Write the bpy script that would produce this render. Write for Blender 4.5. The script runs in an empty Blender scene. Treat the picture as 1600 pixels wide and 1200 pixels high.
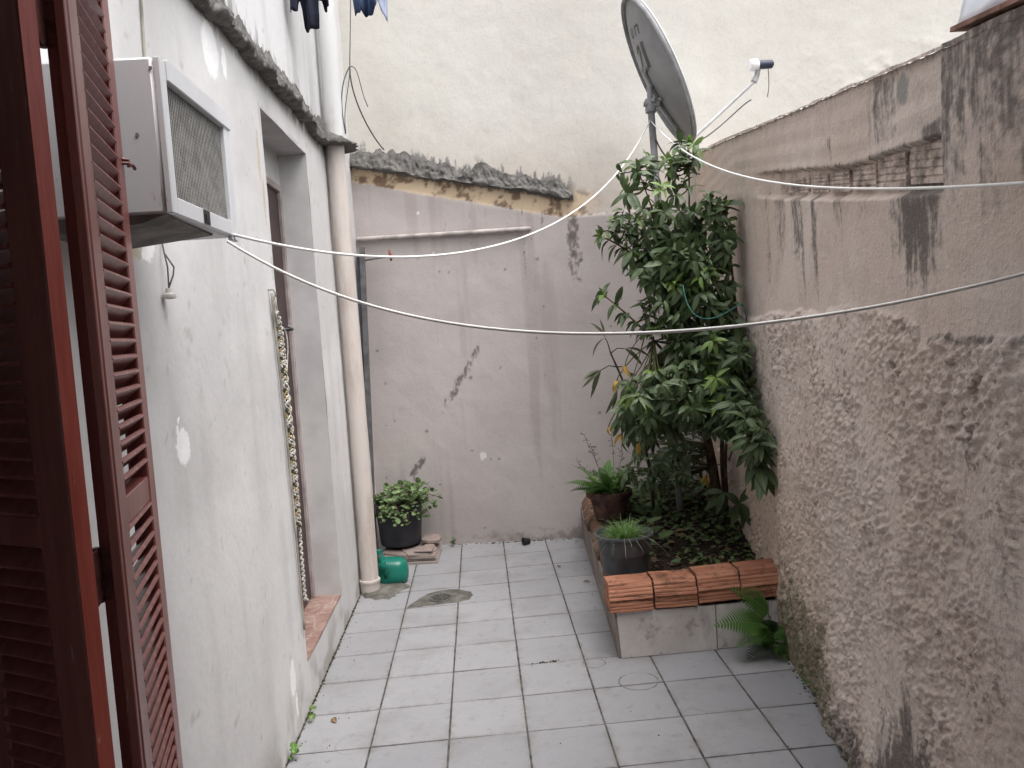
import bpy, bmesh, math, random
import numpy as np
from mathutils import Vector, Matrix, Euler

random.seed(7)
rng = np.random.default_rng(7)
scene = bpy.context.scene
col = scene.collection

# ------------------------------------------------------------------ camera
cam_data = bpy.data.cameras.new('camera')
cam = bpy.data.objects.new('camera', cam_data)
col.objects.link(cam)
cam_data.sensor_width = 36.0
cam_data.lens = 28.04
cam_data.clip_start = 0.02
cam_data.clip_end = 400
RIGHT = Vector((0.99690, -0.04466, -0.06474))
DOWN = Vector((-0.06775, -0.06939, -0.99529))
FWD = Vector((0.03995, 0.99659, -0.07220))
CAM = Vector((-0.023, 0.0, 1.602))
m = Matrix((RIGHT, -DOWN, -FWD)).transposed().to_4x4()
m.translation = CAM
cam.matrix_world = m
scene.camera = cam

# ------------------------------------------------------------------ world, sun, exposure
SUN_EL, SUN_AZ = math.radians(66), math.radians(135)      # azimuth clockwise from +Y
world = bpy.data.worlds.new('World')
scene.world = world
world.use_nodes = True
wn = world.node_tree
wn.nodes.clear()
sky = wn.nodes.new('ShaderNodeTexSky')
sky.sky_type = 'NISHITA'
sky.sun_disc = False
sky.sun_elevation = SUN_EL
sky.sun_rotation = SUN_AZ
sky.air_density = 1.0
sky.dust_density = 6.0
sky.ozone_density = 1.0
hs = wn.nodes.new('ShaderNodeHueSaturation')
hs.inputs['Saturation'].default_value = 0.26              # overcast: cloud, no blue
bg = wn.nodes.new('ShaderNodeBackground')
bg.inputs['Strength'].default_value = 0.15
wo = wn.nodes.new('ShaderNodeOutputWorld')
wn.links.new(sky.outputs[0], hs.inputs['Color'])
wn.links.new(hs.outputs[0], bg.inputs['Color'])
wn.links.new(bg.outputs[0], wo.inputs['Surface'])

sun_data = bpy.data.lights.new('sun', 'SUN')
sun_data.energy = 0.5
sun_data.angle = math.radians(80)
sun_data.color = (1.0, 0.985, 0.965)
sun = bpy.data.objects.new('sun', sun_data)
col.objects.link(sun)
sdir = Vector((math.sin(SUN_AZ) * math.cos(SUN_EL), math.cos(SUN_AZ) * math.cos(SUN_EL), math.sin(SUN_EL)))
sun.rotation_euler = sdir.to_track_quat('Z', 'Y').to_euler()
sun.location = (3, -2, 9)

scene.view_settings.view_transform = 'Standard'
scene.view_settings.look = 'None'
scene.view_settings.gamma = 1.0
scene.view_settings.use_curve_mapping = False
scene.view_settings.exposure = 1.15
scene.cycles.max_bounces = 4
scene.cycles.diffuse_bounces = 3
scene.cycles.caustics_reflective = False
scene.cycles.caustics_refractive = False
scene.cycles.glossy_bounces = 2
scene.cycles.use_denoising = True

# ------------------------------------------------------------------ constants of the place
A = 0.0146                 # the floor rises this much per metre to the right
LWX = -0.865               # left wall face
T = 0.31                   # floor tile module
def fz(x): return A * x
def back_y(x): return 5.89 - 0.15 * x
def rwall_x(y): return 1.30 + 0.13 * (y - 3.4)
LTOP = 4.4                 # height of the left wall
COR = (1.594, 5.65)        # right / back corner

# ------------------------------------------------------------------ numpy noise
def _hash(ix, iy, s):
    n = (ix.astype(np.int64) * 374761393 + iy.astype(np.int64) * 668265263 + s * 1274126177) & 0xFFFFFFFF
    n = ((n ^ (n >> 13)) * 1274126177) & 0xFFFFFFFF
    n = n ^ (n >> 16)
    return (n & 0xFFFF) / 65535.0
def vn(x, y, s=0):
    x = np.asarray(x, float); y = np.asarray(y, float)
    xi = np.floor(x); yi = np.floor(y)
    fx = x - xi; fy = y - yi
    fx = fx * fx * fx * (fx * (fx * 6 - 15) + 10); fy = fy * fy * fy * (fy * (fy * 6 - 15) + 10)
    a = _hash(xi, yi, s); b = _hash(xi + 1, yi, s); c = _hash(xi, yi + 1, s); d = _hash(xi + 1, yi + 1, s)
    return (a * (1 - fx) + b * fx) * (1 - fy) + (c * (1 - fx) + d * fx) * fy      # 0..1
def fbm(x, y, s=0, o=4, g=0.5):
    r = 0; a = 1; t = 0; f = 1
    for k in range(o):
        r = r + a * vn(x * f + 13.7 * k, y * f - 7.3 * k, s + k); t += a; a *= g; f *= 2.03
    return r / t
def sstep(a, b, x):
    t = np.clip((x - a) / (b - a), 0, 1)
    return t * t * (3 - 2 * t)

# ------------------------------------------------------------------ materials
class NT:
    def __init__(s, name):
        s.mat = bpy.data.materials.new(name); s.mat.use_nodes = True
        s.t = s.mat.node_tree; s.t.nodes.clear()
        s.out = s.t.nodes.new('ShaderNodeOutputMaterial')
        s.b = s.t.nodes.new('ShaderNodeBsdfPrincipled')
        s.t.links.new(s.b.outputs[0], s.out.inputs[0])
        s._pos = None
    def n(s, typ, **kw):
        nd = s.t.nodes.new(typ)
        for k, v in kw.items(): setattr(nd, k, v)
        return nd
    def set(s, sock, v):
        if isinstance(v, bpy.types.NodeSocket): s.t.links.new(v, sock)
        elif isinstance(v, (tuple, list)) and sock.type == 'RGBA' and len(v) == 3: sock.default_value = (*v, 1)
        else: sock.default_value = v
    def pos(s):
        if s._pos is None: s._pos = s.n('ShaderNodeNewGeometry').outputs['Position']
        return s._pos
    def obj(s): return s.n('ShaderNodeTexCoord').outputs['Object']
    def rnd(s): return s.n('ShaderNodeObjectInfo').outputs['Random']
    def math(s, op, a, b=0.0, c=0.0):
        nd = s.n('ShaderNodeMath', operation=op)
        s.set(nd.inputs[0], a); s.set(nd.inputs[1], b); s.set(nd.inputs[2], c)
        return nd.outputs[0]
    def vmath(s, op, a, b=(0, 0, 0)):
        nd = s.n('ShaderNodeVectorMath', operation=op)
        s.set(nd.inputs[0], a); s.set(nd.inputs[1], b)
        return nd.outputs['Value'] if op in ('LENGTH', 'DISTANCE', 'DOT_PRODUCT') else nd.outputs[0]
    def sep(s, v):
        nd = s.n('ShaderNodeSeparateXYZ'); s.set(nd.inputs[0], v); return nd.outputs
    def noise(s, vec, scale=5, detail=4, rough=0.55, sc=(1, 1, 1), color=False):
        if sc != (1, 1, 1): vec = s.vmath('MULTIPLY', vec, sc)
        nd = s.n('ShaderNodeTexNoise'); s.set(nd.inputs['Vector'], vec)
        nd.inputs['Scale'].default_value = scale; nd.inputs['Detail'].default_value = detail; nd.inputs['Roughness'].default_value = rough
        return nd.outputs['Color' if color else 'Fac']
    def voro(s, vec, scale=5, feature='F1'):
        nd = s.n('ShaderNodeTexVoronoi', feature=feature); s.set(nd.inputs['Vector'], vec); nd.inputs['Scale'].default_value = scale
        return nd.outputs['Distance']
    def ramp(s, v, a, b, lo=0.0, hi=1.0):
        nd = s.n('ShaderNodeMapRange'); nd.interpolation_type = 'SMOOTHSTEP'
        s.set(nd.inputs[0], v); s.set(nd.inputs[1], a); s.set(nd.inputs[2], b); nd.inputs[3].default_value = lo; nd.inputs[4].default_value = hi
        return nd.outputs[0]
    def mix(s, f, a, b):
        nd = s.n('ShaderNodeMix', data_type='RGBA')
        s.set(nd.inputs[0], f); s.set(nd.inputs[6], a); s.set(nd.inputs[7], b)
        return nd.outputs[2]
    def attr(s, name): return s.n('ShaderNodeAttribute', attribute_name=name).outputs['Fac']
    def bump(s, h, strength=0.3, dist=0.01, normal=None):
        nd = s.n('ShaderNodeBump'); s.set(nd.inputs['Height'], h)
        nd.inputs['Strength'].default_value = strength; nd.inputs['Distance'].default_value = dist
        if normal is not None: s.t.links.new(normal, nd.inputs['Normal'])
        return nd.outputs[0]
    def fin(s, c, rough=0.8, normal=None, spec=0.3, **kw):
        s.set(s.b.inputs['Base Color'], c); s.set(s.b.inputs['Roughness'], rough)
        s.b.inputs['Specular IOR Level'].default_value = spec
        if normal is not None: s.t.links.new(normal, s.b.inputs['Normal'])
        for k, v in kw.items(): s.set(s.b.inputs[k], v)
        return s.mat
    def ell(s, warp, c, r, soft=0.25):
        """mask of an irregular patch: 1 inside an ellipsoid of radii r round c"""
        d = s.vmath('LENGTH', s.vmath('MULTIPLY', s.vmath('SUBTRACT', warp, c), tuple(1 / q for q in r)))
        return s.ramp(d, 1.0, 1.0 - soft)
    def warp(s, scale=25, amt=0.05, detail=5):
        nz = s.noise(s.pos(), scale, detail, 0.65, color=True)
        return s.vmath('ADD', s.pos(), s.vmath('MULTIPLY', s.vmath('SUBTRACT', nz, (.5, .5, .5)), (amt, amt, amt)))
    def mx(s, *v):
        r = v[0]
        for q in v[1:]: r = s.math('MAXIMUM', r, q)
        return r

def plain(name, c, rough=0.6, spec=0.3, var=0.12, vs=9, bump=0.15, bs=60, rndv=0.0, **kw):
    t = NT(name); p = t.obj()
    nz = t.noise(p, vs, 5)
    c1 = tuple(x * (1 - var * 1.5) for x in c); c2 = tuple(min(1, x * (1 + var)) for x in c)
    cc = t.mix(t.ramp(nz, .3, .7), c1, c2)
    if rndv:
        h = t.n('ShaderNodeHueSaturation'); t.set(h.inputs['Color'], cc)
        t.set(h.inputs['Value'], t.math('MULTIPLY_ADD', t.rnd(), rndv * 2, 1 - rndv)); cc = h.outputs[0]
    nrm = t.bump(t.noise(p, bs, 4), bump, 0.004) if bump else None
    return t.fin(cc, rough, nrm, spec, **kw)

M = {}
def leafmat(name, c, c2, rough=0.38, trans=0.12, dead=None):
    t = NT(name)
    r = t.rnd(); p = t.obj()
    cc = t.mix(r, c, c2)
    nz = t.noise(t.pos(), 14, 3)
    cc = t.mix(t.ramp(nz, .35, .75), cc, tuple(x * 1.35 for x in c2))
    if dead: cc = t.mix(t.ramp(t.noise(t.pos(), 9, 3), .62, .72), cc, dead)
    y = t.sep(p)[1]
    vein = t.math('ABSOLUTE', y)
    cc = t.mix(t.ramp(vein, 0.0025, 0.0008), cc, tuple(min(1, x * 1.9 + .02) for x in c2))
    nrm = t.bump(t.noise(p, 90, 2), .25, .002)
    mt = t.fin(cc, rough, nrm, 0.45)
    tr = t.n('ShaderNodeBsdfTranslucent'); t.set(tr.inputs[0], tuple(x * 1.6 for x in c2)); 
    ms = t.n('ShaderNodeMixShader'); ms.inputs[0].default_value = trans
    t.t.links.new(t.b.outputs[0], ms.inputs[1]); t.t.links.new(tr.outputs[0], ms.inputs[2]); t.t.links.new(ms.outputs[0], t.out.inputs[0])
    return mt

def build_materials():
    # --- left wall: worn off-white paint (tints and streaks come as a colour attribute of the mesh)
    t = NT('left_wall_paint'); p = t.pos()
    c = t.n('ShaderNodeAttribute', attribute_name='paint').outputs['Color']
    w = t.warp(34, .05, 4)
    chips = t.mx(t.ell(w, (LWX, 2.84, 2.61), (.3, .095, .105)), t.ell(w, (LWX, 2.99, 2.61), (.3, .035, .06)),
                 t.ell(w, (LWX, 2.265, 1.325), (.3, .058, .058)), t.ell(w, (LWX, 2.235, 1.365), (.3, .012, .03)), t.ell(w, (LWX, 2.245, 1.405), (.3, .012, .012)),
                 t.ell(w, (LWX, 3.20, .235), (.3, .045, .085)), t.ell(w, (LWX, 3.23, .10), (.3, .015, .06)), t.ell(w, (LWX, 2.13, 1.88), (.3, .06, .05)))
    c = t.mix(chips, c, (.93, .93, .94))
    tan = t.mx(t.ell(w, (LWX, 3.37, 2.36), (.3, .02, .12)), t.ell(w, (LWX, 3.40, 2.18), (.3, .018, .11)), t.ell(w, (LWX, 2.06, 1.87), (.3, .05, .045)))
    c = t.mix(t.math('MULTIPLY', tan, .8), c, (.52, .44, .32))
    fine = t.noise(p, 42, 3)
    c = t.mix(t.math('MULTIPLY', t.ramp(fine, .35, .7), .10), c, (.40, .39, .38))
    nb = t.math('ADD', fine, t.math('MULTIPLY', t.mx(chips, tan), -.9))
    M['left_wall'] = t.fin(c, .72, t.bump(nb, .22, .005), .25)

    # --- back wall
    t = NT('back_wall_paint'); p = t.pos()
    c = t.n('ShaderNodeAttribute', attribute_name='paint').outputs['Color']
    fine = t.noise(p, 60, 4, .65)
    c = t.mix(t.math('MULTIPLY', t.ramp(fine, .45, .7), .12), c, (.24, .20, .18))
    M['back_wall'] = t.fin(c, .78, t.bump(fine, .22, .006), .2)

    # --- right wall: rough plaster with mould and moss
    t = NT('right_wall_plaster'); p = t.pos()
    c = t.n('ShaderNodeAttribute', attribute_name='paint').outputs['Color']
    fine = t.noise(p, 75, 4, .7)
    c = t.mix(t.math('MULTIPLY', t.ramp(fine, .52, .70), .35), c, (.40, .32, .27))
    c = t.mix(t.math('MULTIPLY', t.ramp(fine, .46, .30), .30), c, (.76, .69, .64))
    M['right_wall'] = t.fin(c, .9, t.bump(fine, .75, .008), .15)

    # --- floor tiles: pale grey ceramic with fine speckle
    t = NT('floor_tile_glaze'); p = t.pos()
    c = t.mix(t.rnd(), (.275, .275, .292), (.325, .325, .342))
    sp = t.noise(p, 330, 2, .6)
    c = t.mix(t.math('MULTIPLY', t.ramp(sp, .55, .68), .42), c, (.15, .15, .16))
    c = t.mix(t.math('MULTIPLY', t.ramp(sp, .42, .32), .4), c, (.44, .44, .45))
    blo = t.noise(p, 3.1, 6, .66)
    c = t.mix(t.math('MULTIPLY', t.ramp(blo, .45, .72), .38), c, (.175, .17, .162))
    med = t.noise(p, 17, 4, .7)
    c = t.mix(t.math('MULTIPLY', t.ramp(med, .56, .74), .45), c, (.16, .15, .13))
    for (cx, cy, r, k) in ((.420, 3.614, .052, .85), (.585, 3.388, .085, .9), (-.62, 3.08, .07, .25)):
        d = t.vmath('LENGTH', t.vmath('MULTIPLY', t.vmath('SUBTRACT', p, (cx, cy, .007)), (1, 1, 0)))
        d = t.math('MULTIPLY_ADD', med, .016, t.math('SUBTRACT', d, .008))
        ring = t.ramp(t.math('ABSOLUTE', t.math('SUBTRACT', d, r)), .006, .001)
        ring = t.math('MULTIPLY', ring, t.ramp(med, .62, .44))
        c = t.mix(t.math('MULTIPLY', ring, k), c, (.09, .085, .07))
    ox, oy, oz = t.sep(t.obj())
    edge = t.math('MAXIMUM', t.math('ABSOLUTE', ox), t.math('ABSOLUTE', oy))
    c = t.mix(t.math('MULTIPLY', t.math('MULTIPLY', t.ramp(edge, .128, .151), t.ramp(t.math('ADD', med, blo), .92, 1.12)), .35), c, (.15, .14, .12))
    M['floor_tile'] = t.fin(c, t.math('MULTIPLY_ADD', blo, .25, .36), None, .4)
    M['grout'] = plain('grout', (.105, .10, .09), .95, .1, .4, 20, .5, 80)
    M['grout_w'] = M['grout']

    # --- planter
    t = NT('planter_tile_face'); p = t.pos()
    c = t.mix(t.ramp(t.noise(p, 5, 6, .65), .32, .68), (.47, .435, .415), (.58, .545, .525))
    c = t.mix(t.math('MULTIPLY', t.ramp(t.noise(p, 11, 6, .72), .54, .64), .6), c, (.24, .205, .19))
    c = t.mix(t.math('MULTIPLY', t.ramp(t.noise(p, 9, 6, .7, sc=(1, 1, .25)), .55, .72), .5), c, (.22, .19, .17))
    M['planter_tile'] = t.fin(c, .62, t.bump(t.noise(p, 50, 5), .25, .004), .3)
    t = NT('planter_side_tile'); p = t.pos()
    c = t.mix(t.ramp(t.noise(p, 7, 6, .65), .32, .68), (.19, .155, .135), (.30, .255, .23))
    c = t.mix(t.math('MULTIPLY', t.ramp(t.noise(p, 15, 5, .7, sc=(1, 1, .3)), .5, .68), .6), c, (.10, .08, .065))
    M['planter_side'] = t.fin(c, .75, t.bump(t.noise(p, 50, 4), .3, .004), .25)
    t = NT('clay_brick'); p = t.pos()
    c = t.mix(t.rnd(), (.34, .15, .095), (.28, .12, .075))
    c = t.mix(t.ramp(t.noise(p, 16, 5, sc=(.25, 1, 3)), .35, .7), c, (.47, .225, .145))
    c = t.mix(t.math('MULTIPLY', t.ramp(t.noise(p, 30, 6, .72, sc=(.18, .18, 3)), .53, .62), .85), c, (.10, .05, .035))
    c = t.mix(t.math('MULTIPLY', t.ramp(t.noise(p, 11, 6, .72), .53, .66), .75), c, (.13, .085, .05))
    M['brick'] = t.fin(c, .88, t.bump(t.noise(p, 75, 5), .4, .005), .15)
    t = NT('weathered_brick'); p = t.pos()
    c = t.mix(t.ramp(t.noise(p, 13, 6, .7), .50, .64), (.14, .10, .075), (.36, .135, .07))
    c = t.mix(t.math('MULTIPLY', t.ramp(t.noise(p, 30, 5, .7), .52, .62), .7), c, (.075, .055, .04))
    M['brick_w'] = t.fin(c, .92, t.bump(t.noise(p, 60, 4), .5, .006), .1)
    t = NT('potting_soil'); p = t.pos()
    c = t.mix(t.ramp(t.noise(p, 26, 6, .7), .35, .7), (.016, .012, .009), (.055, .042, .032))
    c = t.mix(t.ramp(t.voro(p, 70), .16, .10), c, (.13, .115, .095))
    M['soil'] = t.fin(c, .95, t.bump(t.noise(p, 80, 6, .7), .9, .012), .1)

    # --- mortar
    t = NT('bare_mortar'); p = t.pos()
    c = t.mix(t.ramp(t.noise(p, 18, 6, .65), .3, .7), (.085, .082, .077), (.20, .192, .185))
    c = t.mix(t.math('MULTIPLY', t.ramp(t.noise(p, 50, 5, .7), .58, .7), .5), c, (.33, .32, .30))
    M['mortar'] = t.fin(c, .95, t.bump(t.noise(p, 90, 6, .7), .7, .006), .1)
    M['cement'] = plain('cement_patch', (.135, .13, .115), .9, .15, .3, 14, .5, 90)
    M['capcement'] = plain('cap_cement', (.60, .585, .56), .9, .15, .25, 12, .5, 70)

    # --- shutters
    t = NT('red_brown_gloss_paint'); p = t.pos(); o = t.obj()
    c = t.mix(t.ramp(t.noise(o, 7, 5, sc=(6, 6, .5)), .3, .7), (.20, .062, .055), (.27, .095, .084))
    chip = t.math('MULTIPLY', t.ramp(t.noise(o, 26, 6, .75, sc=(3, 3, .35)), .635, .68), .8)
    c = t.mix(chip, c, (.42, .30, .26))
    M['shutter'] = t.fin(c, t.math('MULTIPLY_ADD', t.noise(o, 8, 3), .18, .24), t.bump(t.noise(o, 30, 5, sc=(5, 5, .4)), .22, .003), .5)
    M['rededge'] = (lambda t: t.fin(t.mix(t.math('MULTIPLY', t.ramp(t.noise(t.obj(), 24, 5, .75, sc=(3, 3, .3)), .64, .69), .8), t.mix(t.ramp(t.noise(t.obj(), 9, 5, sc=(6, 6, .5)), .3, .7), (.34, .060, .042), (.44, .095, .07)), (.55, .42, .36)), .42, t.bump(t.noise(t.obj(), 30, 4, sc=(5, 5, .4)), .25, .003), .4))(NT('worn_lit_red'))  # light on the leaf edge put into a brighter red; the chips are wear
    M['hinge'] = plain('painted_hinge', (.13, .045, .04), .45, .5, .35, 40, .4, 90)

    # --- others
    t = NT('ac_enamel'); p = t.obj()
    c = t.mix(t.ramp(t.noise(p, 4, 5, sc=(1, 1, .4)), .3, .75), (.62, .63, .655), (.70, .71, .735))
    c = t.mix(t.math('MULTIPLY', t.ramp(t.noise(p, 30, 5, .7, sc=(1, 1, .35)), .62, .70), .4), c, (.22, .20, .18))
    M['ac'] = t.fin(c, .42, t.bump(t.noise(p, 60, 3), .05, .003), .45)
    M['ac_grille'] = plain('ac_grille_metal', (.27, .265, .255), .5, .5, .2, 30, .1)
    M['ac_core'] = plain('ac_core', (.06, .058, .055), .7, .3, .1, 40, 0)
    M['ac_tray'] = plain('ac_tray', (.19, .175, .16), .75, .3, .35, 10, .3)
    M['dark'] = plain('dark_plastic', (.02, .02, .022), .5, .4, .2)
    M['pvc'] = (lambda t: t.fin(t.mix(t.math('MULTIPLY', t.ramp(t.noise(t.pos(), 9, 6, .65, sc=(1, 1, .22)), .48, .72), .55),
                 t.mix(t.ramp(t.sep(t.pos())[2], 2.70, 2.80), (.60, .545, .505), (.70, .70, .70)), (.36, .29, .25)), .5, t.bump(t.noise(t.pos(), 20, 4), .12, .004), .4))(NT('pvc_pipe_paint'))
    M['steel'] = plain('painted_dark_steel', (.05, .052, .065), .5, .4, .25, 12, .2)
    M['steel_l'] = plain('grey_steel_profile', (.12, .118, .122), .5, .4, .25, 12, .2)
    M['rust'] = plain('rusty_red', (.20, .055, .045), .7, .3, .3, 20, .3)
    M['walltube'] = plain('painted_tube', (.42, .375, .355), .65, .3, .2, 10, .15)
    M['door'] = plain('brown_door_paint', (.050, .026, .026), .45, .4, .2, 5, .1)
    M['doorframe'] = plain('door_frame_paint', (.36, .31, .30), .6, .3, .2, 8, .15)
    t = NT('marbled_sill_tile'); p = t.pos()
    c = t.mix(t.ramp(t.noise(p, 9, 6, .65), .35, .65), (.25, .145, .12), (.35, .24, .205))
    c = t.mix(t.ramp(t.voro(t.warp(7, .09, 4), 9, 'DISTANCE_TO_EDGE'), .035, .008), c, (.46, .36, .32))
    M['silltile'] = t.fin(c, .35, None, .45)
    t = NT('broken_tile_face'); p = t.pos()
    c = t.mix(t.rnd(), (.29, .235, .215), (.38, .335, .305))
    c = t.mix(t.math('MULTIPLY', t.ramp(t.noise(p, 24, 6, .7), .5, .66), .6), c, (.24, .15, .125))
    M['broken_tile'] = t.fin(c, .7, t.bump(t.noise(p, 60, 4), .2, .003), .25)
    M['blackpot'] = plain('dark_plastic_pot', (.022, .022, .028), .5, .4, .25, 10, .15)
    M['greypot'] = plain('charcoal_plastic_pot', (.058, .060, .066), .5, .4, .2, 12, .12)
    M['terra'] = plain('old_terracotta', (.10, .055, .045), .85, .15, .4, 12, .4)
    M['can'] = plain('green_plastic', (.008, .165, .122), .33, .5, .15, 6, .05)
    M['can_d'] = plain('grey_cap', (.09, .10, .12), .5, .4, .2)
    M['rope'] = (lambda t: t.fin((.84, .83, .81), .8, t.bump(t.n('ShaderNodeTexWave').outputs['Fac'], .1, .001), .2))(NT('white_cord'))
    M['cord_w'] = plain('braided_white_cord', (.55, .53, .49), .85, .2, .25, 40, .3, 120)
    M['cord_y'] = plain('braided_yellow_cord', (.42, .32, .15), .85, .2, .25, 40, .3, 120)
    M['cord_k'] = plain('braided_dark_cord', (.07, .065, .06), .85, .2, .25, 40, .3, 120)
    M['teal'] = plain('teal_cord', (.05, .20, .17), .7, .3, .2)
    M['cable'] = plain('grey_cable', (.10, .10, .10), .7, .3, .3)
    M['cable_l'] = plain('pale_cable', (.34, .32, .27), .7, .3, .3)
    M['dish_back'] = plain('dish_grey_back', (.27, .27, .275), .55, .4, .12, 4, .1)
    M['dish_white'] = plain('dish_white_face', (.70, .70, .71), .45, .4, .08, 5, .05)
    M['armgrey'] = plain('pale_grey_metal', (.48, .48, .49), .5, .4, .1)
    M['dish_print'] = plain('dish_print', (.075, .075, .08), .6, .3, .1)
    M['galv'] = plain('galvanised_metal', (.27, .27, .275), .5, .5, .2, 14, .15)
    M['drainmetal'] = plain('dull_drain_metal', (.11, .108, .10), .7, .3, .3, 40, .4)
    M['lnb_w'] = plain('white_plastic', (.75, .75, .75), .45, .4, .08)
    M['lnb_b'] = plain('blue_black_cap', (.035, .045, .075), .45, .4, .2)
    M['porcelain'] = plain('porcelain', (.58, .56, .52), .4, .4, .15)
    M['navy'] = plain('navy_cloth', (.022, .024, .042), .9, .15, .3, 12, .4, 200)
    M['denim'] = plain('blue_cloth', (.075, .11, .21), .9, .15, .4, 8, .4, 200)
    M['denim_l'] = plain('pale_blue_cloth', (.33, .37, .48), .9, .15, .25, 8, .4, 200)
    M['bark'] = (lambda t: t.fin(t.mix(t.ramp(t.noise(t.pos(), 22, 6, .7, sc=(1, 1, .3)), .35, .7), (.055, .036, .024), (.155, .105, .07)), .85, t.bump(t.noise(t.pos(), 40, 5, sc=(1, 1, .3)), .5, .006), .15))(NT('bark'))
    M['twig'] = plain('green_twig', (.075, .075, .032), .7, .2, .25, 20, .3)
    M['leaf'] = leafmat('shrub_leaf', (.030, .055, .022), (.068, .102, .040), .48)
    M['leaf_y'] = leafmat('young_shrub_leaf', (.095, .165, .038), (.14, .22, .055), trans=.2)
    M['leaf_yellow'] = leafmat('yellow_leaf', (.36, .20, .03), (.44, .27, .05), .6, .25)
    M['leaf_dry'] = leafmat('dry_leaf', (.10, .07, .035), (.15, .10, .05), .8, .05)
    M['palm'] = leafmat('narrow_leaf', (.04, .055, .026), (.075, .085, .04), .6, .1, (.11, .075, .04))
    M['creeper'] = leafmat('creeper_leaf', (.075, .125, .050), (.13, .19, .075), .55, .15)
    M['stem_r'] = plain('reddish_stem', (.13, .055, .045), .7, .2, .25)
    M['grass'] = leafmat('grass_blade', (.07, .16, .035), (.13, .24, .06), .5, .2)
    M['grass_dry'] = leafmat('grey_blade', (.14, .16, .12), (.22, .24, .18), .7, .15)
    M['fern'] = leafmat('fern_frond', (.055, .13, .030), (.085, .175, .04), .5, .2)
    M['fern_d'] = leafmat('dark_fern', (.035, .07, .028), (.055, .10, .035), .55, .15)
    M['weed'] = leafmat('weed_leaf', (.045, .085, .028), (.075, .12, .04), .6, .15)
    M['litter'] = leafmat('leaf_litter', (.045, .035, .022), (.085, .062, .04), .85, .03)
    M['moss'] = plain('moss', (.05, .055, .028), .95, .1, .4, 60, .8, 150)
    M['tarp'] = plain('white_sheet', (.72, .74, .80), .5, .3, .1, 5, .25, 8)
    M['oldblock'] = plain('painted_old_block', (.54, .45, .395), .9, .15, .35, 22, .5, 80)
    M['claytile'] = plain('clay_edge', (.30, .17, .13), .85, .15, .3, 14, .3)
    M['house'] = plain('house_plaster', (.46, .44, .42), .85, .2, .15, 4, .3)
    M['reveal'] = plain('reveal_paint', (.56, .55, .548), .75, .25, .08, 5, .2)
    M['room'] = plain('room_paint', (.58, .54, .50), .85, .2, .12, 3, .15)
    M['ground'] = plain('packed_ground', (.17, .15, .13), .95, .1, .3, 3, .4)
    M['roofing'] = plain('roof_slab', (.24, .23, .22), .9, .1, .25, 5, .4)
    M['specks'] = plain('dry_specks', (.06, .045, .03), .9, .1, .3)
build_materials()

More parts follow.
